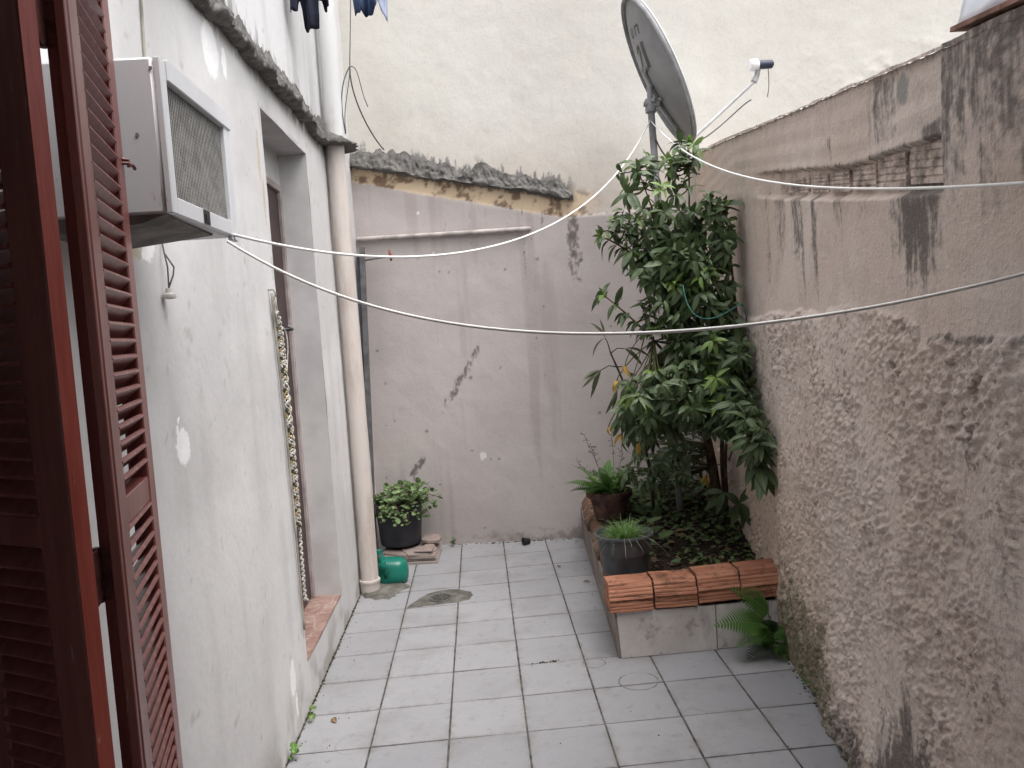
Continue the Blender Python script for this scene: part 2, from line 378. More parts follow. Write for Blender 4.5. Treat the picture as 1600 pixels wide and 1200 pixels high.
# ------------------------------------------------------------------ mesh builder
OFF = {}
class MB:
    def __init__(s): s.v = []; s.f = []; s.fm = []; s.k = 0
    def mat(s, k): s.k = k; return s
    def add(s, v, f):
        o = len(s.v); s.v += [tuple(q) for q in v]; s.f += [tuple(i + o for i in q) for q in f]; s.fm += [s.k] * len(f); return s
    def box(s, x0, y0, z0, x1, y1, z1, b=0.0, mtx=None):
        if b <= 0:
            v = [(x0, y0, z0), (x1, y0, z0), (x1, y1, z0), (x0, y1, z0), (x0, y0, z1), (x1, y0, z1), (x1, y1, z1), (x0, y1, z1)]
            f = [(3, 2, 1, 0), (4, 5, 6, 7), (0, 1, 5, 4), (1, 2, 6, 5), (2, 3, 7, 6), (3, 0, 4, 7)]
        else:
            bm = bmesh.new(); bmesh.ops.create_cube(bm, size=1)
            bmesh.ops.scale(bm, vec=(x1 - x0, y1 - y0, z1 - z0), verts=bm.verts)
            bmesh.ops.translate(bm, vec=((x0 + x1) / 2, (y0 + y1) / 2, (z0 + z1) / 2), verts=bm.verts)
            bmesh.ops.bevel(bm, geom=bm.edges[:], offset=b, segments=1, affect='EDGES')
            bm.verts.index_update(); v = [q.co[:] for q in bm.verts]; f = [tuple(q.index for q in fc.verts) for fc in bm.faces]; bm.free()
        if mtx is not None: v = [tuple(mtx @ Vector(q)) for q in v]
        return s.add(v, f)
    def tube(s, pts, r, n=8, cap=True):
        pts = [Vector(p) for p in pts]
        rs = r if isinstance(r, (list, tuple)) else [r] * len(pts)
        v = []; f = []; up = None
        for i, p in enumerate(pts):
            d = (pts[min(i + 1, len(pts) - 1)] - pts[max(i - 1, 0)]).normalized()
            if up is None:
                up = Vector((0, 0, 1)) if abs(d.z) < .9 else Vector((1, 0, 0))
            a = d.cross(up).normalized(); up = a.cross(d).normalized()
            for k in range(n):
                t = 2 * math.pi * k / n
                v.append(p + rs[i] * (math.cos(t) * a + math.sin(t) * up))
        for i in range(len(pts) - 1):
            for k in range(n):
                f.append((i * n + k, i * n + (k + 1) % n, (i + 1) * n + (k + 1) % n, (i + 1) * n + k))
        if cap: f.append(tuple(reversed(range(n)))); f.append(tuple(range((len(pts) - 1) * n, len(pts) * n)))
        # tube orientation: flip so normals face out
        f = [tuple(reversed(q)) for q in f]
        return s.add(v, f)
    def lathe(s, prof, n=28, c=(0, 0, 0), sx=1, sy=1):
        v = []; f = []
        for (r, z) in prof:
            for k in range(n):
                t = 2 * math.pi * k / n
                v.append((c[0] + r * sx * math.cos(t), c[1] + r * sy * math.sin(t), c[2] + z))
        for i in range(len(prof) - 1):
            for k in range(n):
                f.append((i * n + k, i * n + (k + 1) % n, (i + 1) * n + (k + 1) % n, (i + 1) * n + k))
        return s.add(v, f)
    def prism(s, poly, z0, z1, mtx=None):
        n = len(poly); v = [(x, y, z0) for x, y in poly] + [(x, y, z1) for x, y in poly]
        f = [tuple(reversed(range(n))), tuple(range(n, 2 * n))] + [(i, (i + 1) % n, n + (i + 1) % n, n + i) for i in range(n)]
        if mtx is not None: v = [tuple(mtx @ Vector(q)) for q in v]
        return s.add(v, f)
    def mesh(s, name, mats, off=(0, 0, 0), smooth=False, auto=None):
        me = bpy.data.meshes.new(name)
        me.from_pydata([(a - off[0], b - off[1], c - off[2]) for a, b, c in s.v], [], s.f)
        for q in (mats if isinstance(mats, (list, tuple)) else [mats]): me.materials.append(M[q] if isinstance(q, str) else q)
        if any(s.fm): me.polygons.foreach_set('material_index', s.fm)
        if smooth or auto is not None: me.polygons.foreach_set('use_smooth', [True] * len(me.polygons))
        if auto is not None: me.set_sharp_from_angle(angle=math.radians(auto))
        me.update()
        return me
    def build(s, name, mats, parent=None, smooth=False, auto=None):
        return link(name, s.mesh(name, mats, OFF.get(parent.name, (0, 0, 0)) if parent else (0, 0, 0), smooth, auto), parent)

def link(name, me, parent=None, mtx=None):
    o = bpy.data.objects.new(name, me); col.objects.link(o)
    if parent: o.parent = parent; OFF[o.name] = OFF.get(parent.name, (0, 0, 0))
    if mtx is not None: o.matrix_basis = mtx
    return o
def tag(o, label=None, cat=None, group=None, kind=None):
    if label: o['label'] = label
    if cat: o['category'] = cat
    if group: o['group'] = group
    if kind: o['kind'] = kind
    return o
def thing(name, label, cat, loc=(0, 0, 0), group=None, rotz=0.0, local=False):
    o = bpy.data.objects.new(name, None); col.objects.link(o); o.location = loc; o.rotation_euler = (0, 0, rotz)
    o.empty_display_size = .05
    OFF[o.name] = (0, 0, 0) if local else tuple(loc)
    return tag(o, label, cat, group)
def arr_mesh(name, V, F, mats, smooth=True, attrs=None, fmat=None, paint=None):
    me = bpy.data.meshes.new(name)
    V = np.asarray(V, np.float32); F = np.asarray(F, np.int32)
    me.vertices.add(len(V)); me.vertices.foreach_set('co', V.ravel())
    me.loops.add(F.size); me.loops.foreach_set('vertex_index', F.ravel())
    me.polygons.add(len(F)); me.polygons.foreach_set('loop_start', np.arange(0, F.size, F.shape[1], dtype=np.int32))
    me.polygons.foreach_set('loop_total', np.full(len(F), F.shape[1], np.int32))
    if fmat is not None: me.polygons.foreach_set('material_index', np.asarray(fmat, np.int32))
    if smooth: me.polygons.foreach_set('use_smooth', np.ones(len(F), bool))
    for q in (mats if isinstance(mats, (list, tuple)) else [mats]): me.materials.append(M[q] if isinstance(q, str) else q)
    for k, a in (attrs or {}).items():
        at = me.attributes.new(k, 'FLOAT', 'POINT'); at.data.foreach_set('value', np.asarray(a, np.float32).ravel())
    if paint is not None:
        at = me.attributes.new('paint', 'FLOAT_COLOR', 'POINT'); pc = np.ones((len(V), 4), np.float32); pc[:, :3] = np.clip(np.asarray(paint).reshape(-1, 3), 0, 1); at.data.foreach_set('color', pc.ravel())
    me.update()
    return me
def mixc(c, k, m):
    m = np.clip(m, 0, 1)[..., None]; return c * (1 - m) + np.asarray(k) * m
def gridfaces(nu, nv, flip=False):
    i = np.arange(nu - 1)[:, None] * nv + np.arange(nv - 1)[None, :]
    i = i.ravel()
    q = np.stack([i, i + nv, i + nv + 1, i + 1], 1)
    return q[:, ::-1] if flip else q

# ------------------------------------------------------------------ ground and floor
g = MB(); g.box(-40, -40, -.40, 40, 40, -.12)
tag(g.build('ground', 'ground'), kind='structure')

fb = MB(); fb.box(-.95, 1.0, -.10, 1.75, 6.2, -.0035)
floor = fb.build('floor', 'grout'); floor.rotation_euler = (0, -A, 0)
tag(floor, kind='structure')
tm = MB(); hx, hy = .1510, .1515; b = .0022
tm.add([(-hx, -hy, -.006), (hx, -hy, -.006), (hx, hy, -.006), (-hx, hy, -.006), (-hx, -hy, -.0012), (hx, -hy, -.0012), (hx, hy, -.0012), (-hx, hy, -.0012),
        (-hx + b, -hy + b, 0), (hx - b, -hy + b, 0), (hx - b, hy - b, 0), (-hx + b, hy - b, 0)],
       [(8, 9, 10, 11)] + [(k, (k + 1) % 4, 4 + (k + 1) % 4, 4 + k) for k in range(4)] + [(4 + k, 4 + (k + 1) % 4, 8 + (k + 1) % 4, 8 + k) for k in range(4)])
tile_me = tm.mesh('floor_tile', 'floor_tile')
for c in range(-1, 6):
    for r in range(-3, 14):
        x = (c + .5 - 1.7707) * T; y = (16.8359 - r - .5) * T
        if x > .72 and y > 3.95: continue
        o = link('floor_tile', tile_me, floor)
        o.location = (x + random.uniform(-.0008, .0008), y + random.uniform(-.0008, .0008), random.uniform(-.0006, .0006))
        o.rotation_euler = (random.uniform(-.0045, .0045), random.uniform(-.0045, .0045), random.uniform(-.004, .004) + (math.pi if random.random() < .5 else 0))

# ------------------------------------------------------------------ left wall with doorway
D0, D1, DZ0, DZ1, DX = 3.462, 4.362, .183, 2.586, -1.012
def axis_with(a, b, step, marks):
    pts = sorted(set([a, b] + list(marks))); out = []
    for p, q in zip(pts[:-1], pts[1:]):
        n = max(1, round((q - p) / step)); out += list(np.linspace(p, q, n, endpoint=False))
    return np.array(out + [b])
lw = thing('left_wall', 'off-white painted house wall with doorway and flaked paint along the left side', 'wall', (LWX, 3.5, 0))
def left_wall():
    u = axis_with(1.30, 6.03, .014, (D0, D1)); v = axis_with(-.06, LTOP, .014, (DZ0, DZ1))
    U, V = np.meshgrid(u, v, indexing='ij')
    d = .010 * (fbm(U * 1.6, V * 1.6, 3) - .5) + .003 * (fbm(U * 9, V * 9, 5) - .5)
    near = np.minimum(np.minimum(abs(U - D0), abs(U - D1)) + 0 * V, np.minimum(abs(V - DZ0), abs(V - DZ1)))
    P = np.stack([LWX + d, U, V], -1).reshape(-1, 3) - np.array([LWX, 3.5, 0])
    F = gridfaces(len(u), len(v))
    cu = (u[:-1] + u[1:]) / 2; cv = (v[:-1] + v[1:]) / 2
    CU, CV = np.meshgrid(cu, cv, indexing='ij')
    keep = ~((CU > D0) & (CU < D1) & (CV > DZ0) & (CV < DZ1)).ravel()
    n1 = sstep(.3, .7, fbm(U * 2.2, V * 2.2, 101, 5))
    c = mixc(np.array([.60, .592, .592]) + 0 * U[..., None], (.70, .692, .692), n1)
    c = mixc(c, (.45, .435, .42), .25 * sstep(.52, .8, fbm(U * 9, V * 1.6, 102, 5)))
    up = mixc(np.array([.64, .64, .65]) + 0 * U[..., None], (.72, .72, .73), sstep(.35, .7, fbm(U * 3, V * .9, 103, 5)))
    up = mixc(up, (.42, .41, .40), .5 * sstep(.55, .75, fbm(U * 7, V * .8, 104, 5)) * sstep(3.6, 2.8, V))
    c = mixc(c, up, sstep(2.74, 2.80, V + .03 * (fbm(U * 12, V * 12, 105) - .5)))
    c = mixc(c, (.20, .195, .185), .9 * sstep(.50, .66, fbm(U * 34, V * 5, 108, 4, .6) + .45 * sstep(.30, .0, V - 2.76) - .26) * sstep(3.02, 2.80, V) * sstep(2.66, 2.72, V) * (U < 5.2))
    c = mixc(c, (.26, .24, .20), .6 * sstep(.26, .0, V) * sstep(.42, .66, fbm(U * 7, V * 7, 106, 5)))
    c = mixc(c, (.34, .32, .30), .4 * sstep(.80, .84, fbm(U * 22, V * 22, 107, 3)))
    link('plaster_face', arr_mesh('plaster_face', P, F[keep], 'left_wall', paint=c), lw)
    k = MB()
    k.box(LWX - .45, 1.30, -.08, LWX - .012, D0 - .002, LTOP)
    k.box(LWX - .45, D1 + .002, -.08, LWX - .012, 6.5, LTOP)
    k.box(LWX - .45, D0 - .002, DZ1 + .002, LWX - .012, D1 + .002, LTOP)
    k.box(LWX - .45, D0 - .002, -.08, LWX - .012, D1 + .002, DZ0 - .002)
    k.build('core', 'house', lw)
    k = MB()   # reveals, lintel soffit, panel over the door
    k.box(DX - .06, D0 - .03, DZ0 - .01, LWX - .0005, D0 + .0015, DZ1 + .02, .0)
    k.box(DX - .06, D1 - .0015, DZ0 - .01, LWX - .0005, D1 + .03, DZ1 + .02)
    k.box(DX - .06, D0 + .0015, DZ1 - .0015, LWX - .0005, D1 - .0015, DZ1 + .02)
    k.box(DX - .06, D0 + .0015, 2.425, DX, D1 - .0015, DZ1 - .0015)
    k.build('reveal', 'reveal', lw)
left_wall()
for k in range(3):
    s = MB(); y0 = (D0 + .0015, D0 + .303, D0 + .603)[k]; y1 = (D0 + .30, D0 + .60, D1 - .0015)[k]
    s.box(DX - .05, y0, DZ0 - .05, LWX - .003 - .001 * k, y1, DZ0 + .004, .002)
    s.build('sill_tile', 'silltile', lw)

dr = thing('door', 'dark brown closed door set back in the left wall doorway', 'door', (DX - .02, 3.9, DZ0))
k = MB(); k.box(DX - .05, D0 + .035, DZ0 + .006, DX - .012, D1 - .035, 2.385, .003); leaf_o = k.build('door_leaf', 'door', dr)
k = MB()
k.box(DX - .055, D0 + .0015, DZ0 + .005, DX + .004, D0 + .033, 2.424, .003)
k.box(DX - .055, D1 - .033, DZ0 + .005, DX + .004, D1 - .0015, 2.424, .003)
k.box(DX - .055, D0 + .033, 2.388, DX + .004, D1 - .033, 2.424, .003)
k.build('frame', 'doorframe', dr)
k = MB(); k.tube([(DX - .012, 4.20, 1.66), (DX + .035, 4.20, 1.66), (DX + .045, 4.17, 1.66), (DX + .045, 4.09, 1.675)], .008, 8); k.build('door_handle', 'galv', dr, smooth=True)

# ------------------------------------------------------------------ back wall
bw = thing('back_wall', 'tall end wall, grey painted below and cream above a sloping ridge', 'wall', (0, 5.89, 0))
def back_wall():
    u = np.arange(-.90, 4.3, .0095); v = np.arange(-.06, 4.75, .0095)
    U, V = np.meshgrid(u, v, indexing='ij')
    zb = np.maximum(2.519 - .2485 * U, 2.36)
    d = .012 * (fbm(U * 1.3, V * 1.3, 11) - .5) + .005 * (fbm(U * 7, V * 7, 12) - .5)
    d += .007 * sstep(.012, -.012, V - zb)                  # lower paint coat stands a little proud
    lum = sstep(.5, .75, fbm(U * 5, V * 5, 14)) * sstep(1.6, 3.0, U) * sstep(3.6, 2.9, V)
    d += .02 * lum * fbm(U * 18, V * 18, 15)
    # diagonal patch of rough filler and blotches
    a = math.radians(57); du = (U + .12) * math.cos(a) + (V - 1.30) * math.sin(a); dv = -(U + .12) * math.sin(a) + (V - 1.30) * math.cos(a)
    mould = .62 * sstep(.042, .006, abs(dv + .02 * (fbm(U * 9, V * 9, 21) - .5))) * sstep(.40, .12, abs(du + .06))
    du2 = (U + .535) * math.cos(a) + (V - .59) * math.sin(a); dv2 = -(U + .535) * math.sin(a) + (V - .59) * math.cos(a)
    mould = np.maximum(mould, .70 * sstep(.04, .015, abs(dv2)) * sstep(.14, .06, abs(du2)))
    # run of black mould below the end of the ridge
    wob = .03 * (fbm(U * 8, V * 3, 23) - .5)
    run = sstep(.075, .02, abs(U - .725 - wob)) * sstep(1.78, 2.02, V) * sstep(2.39, 2.32, V)
    mould = np.maximum(mould, .75 * run)
    mould = np.maximum(mould, .55 * sstep(.016, .0, abs(V - 2.365)) * sstep(.66, .72, U) * sstep(1.2, 1.0, U))
    for (cx, z0, z1, w, s_) in ((.36, 1.4, 2.45, .012, .28), (-.20, 1.9, 2.55, .010, .25), (.10, 1.95, 2.5, .012, .25), (-.02, 2.1, 2.5, .01, .25), (.24, 2.1, 2.47, .015, .25), (.5, 2.1, 2.42, .012, .28), (.42, 1.2, 2.3, .008, .22)):
        mould = np.maximum(mould, s_ * sstep(w, w * .3, abs(U - cx - .01 * (fbm(U * 3, V * 6, 29) - .5))) * sstep(z0, z0 + .3, V) * sstep(z1 + .03, z1, V))
    d += .008 * np.clip(mould, 0, 1) * (fbm(U * 30, V * 30, 31) - .7)
    dirt = .75 * sstep(.16, .0, V + .10 * (fbm(U * 4, V * 4, 33) - .5)) * (.5 + .5 * sstep(-.2, .3, U)) + .35 * sstep(.6, .05, V) * sstep(.35, .65, U)
    Y = 5.89 - .15 * U - d
    P = np.stack([U, Y - 5.89, V], -1).reshape(-1, 3)
    wz = V + .022 * (fbm(U * 18, V * 18, 111, 5) - .5)
    above = sstep(-.004, .004, wz - zb)
    base = np.zeros(U.shape + (3,))
    grey = mixc(base + np.array([.445, .40, .388]), (.505, .46, .447), sstep(.3, .7, fbm(U * 1.8, V * 1.8, 112, 5)))
    grey = mixc(grey, (.27, .22, .21), .28 * sstep(.56, .74, fbm(U * 11, V * .7, 113, 5)))
    cream = mixc(base + np.array([.59, .57, .525]), (.635, .62, .575), sstep(.3, .7, fbm(U * 1.4, V * 1.4, 114, 5)))
    cream = mixc(cream, (.50, .46, .40), .14 * sstep(.62, .72, fbm(U * 10, V * 10, 115, 5, .65)))
    cream = mixc(cream, (.52, .48, .42), .14 * sstep(.52, .75, fbm(U * 8, V * .9, 116, 5)))
    cream = mixc(cream, (.54, .46, .40), .55 * sstep(3.15, 2.5, V + .3 * (fbm(U * 2, V * 2, 117) - .5)))
    tanm = mixc(base + np.array([.62, .49, .34]), (.22, .145, .10), sstep(.46, .62, fbm(U * 15, V * 15, 118, 5, .65)))
    strip = above * sstep(.06, -.02, wz - (2.70 - .2296 * U)) * sstep(.98, .70, U + .2 * (fbm(U * 6, V * 6, 119) - .5))
    c = mixc(mixc(grey, cream, above), tanm, strip)
    hr_ = V - (2.845 - .2298 * (U + .862)); c = mixc(c, (.19, .185, .18), .9 * sstep(.50, .64, fbm(U * 40, V * 12, 122, 4, .6) + .42 * sstep(.24, .06, hr_) - .22) * sstep(.25, .14, hr_) * (hr_ > -.01) * sstep(.78, .70, U))
    fm_ = sstep(.38, .80, np.clip(mould, 0, 1) + 1.5 * (fbm(U * 55, V * 22, 120, 4, .7) - .5))
    c = mixc(c, (.10, .08, .07), .8 * fm_ * (mould > .02))
    c = mixc(c, (.17, .13, .11), .62 * sstep(.3, .9, np.clip(dirt, 0, 1) + 1.3 * (fbm(U * 20, V * 20, 121, 5, .65) - .5)) * (dirt > .01))
    def spot(cx, cz, rx, rz, seed): return sstep(1.0, .75, np.hypot((U - cx) / rx, (V - cz) / rz) + 1.0 * (fbm(U * 40, V * 40, seed, 3) - .5))
    for a_ in ((-.036, .655, .026, .032, 1), (-.39, 2.47, .012, .012, 2), (-.30, 2.17, .012, .014, 3)): c = mixc(c, (.74, .72, .70), spot(*a_))
    for q in range(34):
        a_ = (rng.uniform(-.8, 1.2), rng.uniform(.1, 2.3), rng.uniform(.006, .016), rng.uniform(.006, .014), 10 + q); c = mixc(c, (.16, .12, .10), .7 * spot(*a_))
    me = arr_mesh('plaster_face', P, gridfaces(len(u), len(v)), 'back_wall', paint=c)
    link('plaster_face', me, bw)
    k = MB(); m4 = Matrix.Translation((0, 5.89 + .02, 0)) @ Matrix.Rotation(-math.atan(.15), 4, 'Z')
    k.box(-1.2, 0, -.08, 4.4, .35, 4.74, 0, m4); k.build('core', 'capcement', bw)
back_wall()

# ------------------------------------------------------------------ mortar ridges
def ridge(name, parent, P0, P1, nrm, up, seed, dfun, hfun, lip=.012):
    P0 = np.array(P0, float); P1 = np.array(P1, float); nrm = np.array(nrm, float); up = np.array(up, float)
    L = np.linalg.norm(P1 - P0); n = int(L / .007); m_ = 16
    S = np.linspace(0, 1, n)[:, None] * np.ones((1, m_)); K = np.linspace(0, 1, m_)[None, :] * np.ones((n, 1))
    s = S * L
    D = dfun(S); H = hfun(S)
    jag = (vn(s * 22, 0 * s + 1.5, seed) * .50 + vn(s * 60, 0 * s, seed + 1) * .16 + vn(s * 7, 0 * s, seed + 4) * .75)
    H = H * (.45 + .75 * jag)
    ts = np.array([0, .06, .13, .22, 1.0]); po = np.array([-.02, .85, 1.0, .86, -.03]); ph = np.array([-.012, -.006, .0, .10, 1.0])
    po = np.array([-.05, .8, 1.0, .9, .12]); 
    out = np.interp(K, [0, .08, .16, .26, .60, 1.0], [-.1, .75, 1.0, .92, .38, -.06])
    hh = np.interp(K, [0, .08, .16, .26, .60, 1.0], [-.06, -.05, .0, .12, .50, 1.0])
    tr = fbm(s * 46 + 3 * K, K * 6 + s * 3, seed + 2, 4, .65) - .5
    big = fbm(s * 8, K * 3, seed + 3, 3) - .5
    o = out * D * (1 + 1.1 * big) + .045 * tr * np.sin(np.pi * np.clip(K, 0, 1)) + .010 * big
    h = hh * H + .05 * big * (K < .4) + .030 * (fbm(s * 5, 0 * s, seed + 6, 3) - .5)
    P = P0 + (P1 - P0) * S[..., None] + nrm * o[..., None] + up * h[..., None]
    me = arr_mesh(name, P.reshape(-1, 3) - np.array(OFF[parent.name]), gridfaces(n, m_), 'mortar', smooth=True)
    return link(name, me, parent)
by = lambda x: 5.89 - .15 * x - .004
ridge('mortar_ridge', bw, (-.862, by(-.862), 2.845), (.735, by(.735), 2.478), (-.148, -.989, 0), (0, 0, 1), 41,
      lambda S: .045 + .03 * sstep(.25, 0, S), lambda S: .115 * sstep(1.03, .93, S) + .01)
ridge('mortar_ridge', lw, (LWX, 5.13, 2.755), (LWX, 1.32, 2.70), (1, 0, 0), (0, 0, 1), 57,
      lambda S: .052 + .095 * sstep(.10, .05, S), lambda S: .14 + 0 * S)

# ------------------------------------------------------------------ right wall
rwl = thing('right_wall', 'mouldy boundary wall of rough pinkish plaster along the right side', 'wall', (1.3, 3.4, 0))
def top_z(y): return 2.185 + .1445 * (y - 1.85)
def right_wall():
    u = np.concatenate([np.arange(1.05, 1.6, .012), np.arange(1.6, 3.9, .005), np.arange(3.9, 5.70, .010)]); v = np.linspace(-.06, 1.0, 470)
    U = u[:, None] * np.ones((1, len(v))); TZ = top_z(U) + .012 * (fbm(U * 6, 0 * U, 61) - .5) + .012 * (vn(U * 1.5, 0 * U, 62) - .5)
    V = -.06 + (TZ + .06) * (v[None, :] + .06) / 1.06
    # boundary of the rough coat
    zr = np.where(U > 2.02, 1.578, 1.505) + .05 * (fbm(U * 7, V * 0, 63, 4) - .5) * np.where(U > 2.0, 1, .25) + .10 * sstep(2.35, 2.05, U) * sstep(1.9, 2.05, U) * -1 * .3
    rough = sstep(.015, -.015, V - zr)
    f1 = fbm(U * 3.2, V * 3.2, 65, 3) - .5
    wx = U + .02 * fbm(U * 9, V * 9, 90, 2); wz_ = V + .02 * fbm(U * 9 + 9, V * 9, 91, 2)
    f2 = fbm(wx * 12 + V * 3, wz_ * 15, 66, 4, .58)
    f3 = fbm(wx * 42 + V * 14, wz_ * 50, 67, 3, .65)
    rid = 1 - abs(2 * fbm(wx * 17, wz_ * 21, 68, 3, .6) - 1)
    calm = sstep(.40, .60, fbm(U * 2.6, V * 2.6, 69, 3))           # flatter trowelled areas
    amp = 1.15 - .85 * calm
    f4 = fbm(wx * 75 + V * 30, wz_ * 95, 96, 2, .6)
    cr = np.clip(fbm(wx * 32 + V * 14, wz_ * 38, 97, 3, .65) - .52, 0, 1)       # sharp throws of mortar
    dr = .030 * f1 + amp * (.012 * (f2 - .5) + .014 * (f3 - .5) + .005 * (rid - .7) + .013 * (f4 - .5) + .030 * cr) + .010
    dr += .05 * sstep(.55, 0, V) * (fbm(U * 2.5, V * 2.5, 70, 2) - .15)
    # smooth upper coat
    near = sstep(1.865, 1.84, U + .018 * (fbm(V * 5, 0 * V, 71) - .5))
    ds = .008 * (fbm(U * 2, V * 2, 72) - .5) + .004 * (fbm(U * 14, V * 14, 73) - .5) + .010 * near
    # faint courses of blockwork on the upper part
    band_u = np.interp(U, [1.9, 2.5, 3.6, 4.3], [1.985, 2.030, 2.215, 2.32])
    band_l = np.interp(U, [1.87, 2.5, 4.1, 5.7], [1.855, 1.935, 2.185, 2.40]) + .014 * (fbm(U * 9, 0 * U, 74) - .5)
    up_course = (V - band_u) / .075
    ds += .0035 * sstep(.0, .25, up_course) * (abs((up_course % 1) - .5) * 2 - .5) * (1 - near) * (.4 + fbm(U * 3, V * 3, 75))
    wobu = .012 * (fbm(U * 10, V * 10, 76) - .5)
    band = sstep(-.006, .006, band_u + wobu - V) * sstep(-.010, .010, V - band_l) * sstep(1.85, 1.88, U) * sstep(3.85, 3.45, U)
    ds -= band * (.028 + .010 * (fbm(U * 8, V * 25, 77) - .5))
    ds += (1 - band) * sstep(.06, 0, abs(V - band_l - .0)) * .008 * fbm(U * 14, V * 14, 78) * (1 - near)
    d = np.where(rough > 0, ds * (1 - rough) + dr * rough, ds)
    X = 1.30 + .13 * (U - 3.4)
    nx, ny = -1 / math.hypot(1, .13), .13 / math.hypot(1, .13)
    P = np.stack([X + nx * d - 1.3, U + ny * d - 3.4, V], -1).reshape(-1, 3)
    # ---- mask attributes (stains with their own shapes, plus dark lines along coat edges)
    def drip(cy, w, zt, zb_, s_, seed):
        return s_ * sstep(w * 1.25, w * .1, abs(U - cy - .05 * (fbm(V * 3, U * 2, seed) - .5))) * sstep(zb_ - .04, zb_ + .22, V + .16 * (fbm(U * 26, 0 * U, seed + 1) - .5)) * sstep(zt + .02, zt, V)
    mo = 0 * U
    for a_ in ((2.04, .17, 1.93, 1.58, 1.0, 1), (1.93, .08, 2.02, 1.62, .9, 3), (2.62, .09, 1.95, 1.76, .50, 5), (2.90, .05, 2.0, 1.58, .66, 7), (3.12, .10, 2.03, 1.70, .60, 9), (3.05, .03, 2.03, 1.50, .50, 33),
               (3.38, .14, 2.07, 1.72, .50, 11), (2.42, .10, 1.91, 1.80, .46, 13), (3.62, .06, 2.12, 1.60, .45, 35), (2.22, .16, 2.22, 1.95, .55, 15), (2.70, .03, 2.16, 2.02, .65, 17), (3.7, .05, 2.12, 1.8, .35, 19),
               (2.10, .06, 2.21, 2.10, .55, 21), (2.98, .02, 2.33, 2.15, .35, 23), (4.1, .05, 2.18, 1.9, .4, 25)):
        mo = np.maximum(mo, drip(*a_))
    topst = .66 * sstep(1.62 + .0 * U, 2.10, V + .42 * (fbm(U * 9, V * .8, 81, 4) - .5)) * near
    mo = np.maximum(mo, topst)
    mo = np.maximum(mo, .6 * band * sstep(2.5, 2.0, U) * (.3 + fbm(U * 6, V * 6, 82)))
    mo = np.maximum(mo, .62 * sstep(.022, .004, abs(V - band_u - .004)) * sstep(1.93, 1.96, U) * sstep(4.0, 3.4, U) * (.3 + .9 * fbm(U * 5, 0 * U, 83)))  # darker line along the upper edge of the band
    mo = np.maximum(mo, .40 * sstep(.05, .0, TZ - V) * (1 - near))
    mo = np.maximum(mo, .62 * sstep(.02, .004, abs(V - zr)) * sstep(2.0, 1.96, U))  # darker line where the near smooth coat meets the rough one
    lowm = 1.0 * sstep(.30, .02, abs(U - 2.15 - .12 * (fbm(U * 2, V * 5, 84) - .5) + .18 * (V - .3))) * sstep(.75, .30, V + .35 * (fbm(U * 14, V * 2.5, 85) - .3))
    mo = np.maximum(mo, lowm)
    mo = np.maximum(mo, .70 * sstep(.30, .05, V + .2 * (fbm(U * 3, V * 3, 86) - .5)) * sstep(3.1, 2.7, U))
    moss = 1.0 * sstep(.72, .10, V + .35 * (fbm(U * 3, V * 3, 87) - .5)) * sstep(2.55, 2.95, U) * sstep(3.9, 3.5, U)
    moss = np.maximum(moss, .9 * sstep(.07, .02, V) * sstep(2.2, 2.6, U))
    warm = sstep(2.6, 3.3, U) * sstep(1.35, .6, V) + .6 * sstep(3.3, 3.9, U) * sstep(1.7, 2.0, V)
    base = np.zeros(U.shape + (3,))
    c = mixc(base + np.array([.69, .57, .495]), (.755, .65, .58), sstep(.3, .7, fbm(U * 2, V * 2, 131, 5)))
    c = mixc(c, (.56, .46, .40), .35 * sstep(.45, .7, fbm(U * 16, V * 16, 132, 5, .65)))
    c = mixc(c, (.70, .62, .57), .35 * rough * sstep(.5, .7, fbm(U * 40, V * 40, 133, 4, .65)))
    c = mixc(c, (.20, .15, .12), .55 * rough * sstep(.60, .70, fbm(U * 34 + V * 10, V * 40, 134, 4, .72)) * (.35 + sstep(.35, .6, fbm(U * 3, V * 3, 140, 3))))
    c = mixc(c, (.50, .40, .335), .9 * band * sstep(.35, .65, fbm(U * 14, V * 14, 135)))
    c = mixc(c, (.52, .40, .29), .45 * np.clip(warm, 0, 1))
    mo = np.clip(mo, 0, 1)
    streak = fbm(U * 60, V * 7, 136, 4, .65); grain = fbm(U * 45, V * 45, 137, 4, .7)
    fm_ = sstep(.22, .85, mo + 1.5 * (.5 * streak + .5 * grain - .5)) * sstep(.0, .12, mo)
    c = mixc(c, mixc(base + np.array([.075, .072, .07]), (.13, .11, .095), fbm(U * 8, V * 8, 138)), .85 * fm_)
    moss = np.clip(moss, 0, 1)
    c = mixc(c, (.085, .09, .035), .75 * sstep(.4, .95, moss + 1.3 * (fbm(U * 30, V * 30, 139, 5, .7) - .5)) * sstep(0, .1, moss))
    for (cy, cz, ry, rz, sd_) in ((2.09, 2.15, .05, .045, 3),):
        c = mixc(c, (.30, .31, .28), .8 * sstep(1, .7, np.hypot((U - cy) / ry, (V - cz) / rz) + .8 * (fbm(U * 30, V * 12, sd_) - .5)))
    me = arr_mesh('plaster_face', P, gridfaces(len(u), len(v), True), 'right_wall', paint=c)
    link('plaster_face', me, rwl)
    # core and capping
    c = MB()
    def core_pt(y, off): return (rwall_x(y) + off, y)
    ya, yb = 1.05, 5.66
    poly = []
    v_ = []
    for (y, off) in ((ya, .065), (ya, .17), (yb, .17), (yb, .065)):
        x = rwall_x(y) + off
        v_ += [(x, y, -.08), (x, y, top_z(y) - .012)]
    c.add(v_, [(0, 1, 3, 2), (2, 3, 5, 4), (4, 5, 7, 6), (6, 7, 1, 0), (1, 7, 5, 3), (0, 2, 4, 6)])
    c.build('core', 'capcement', rwl)
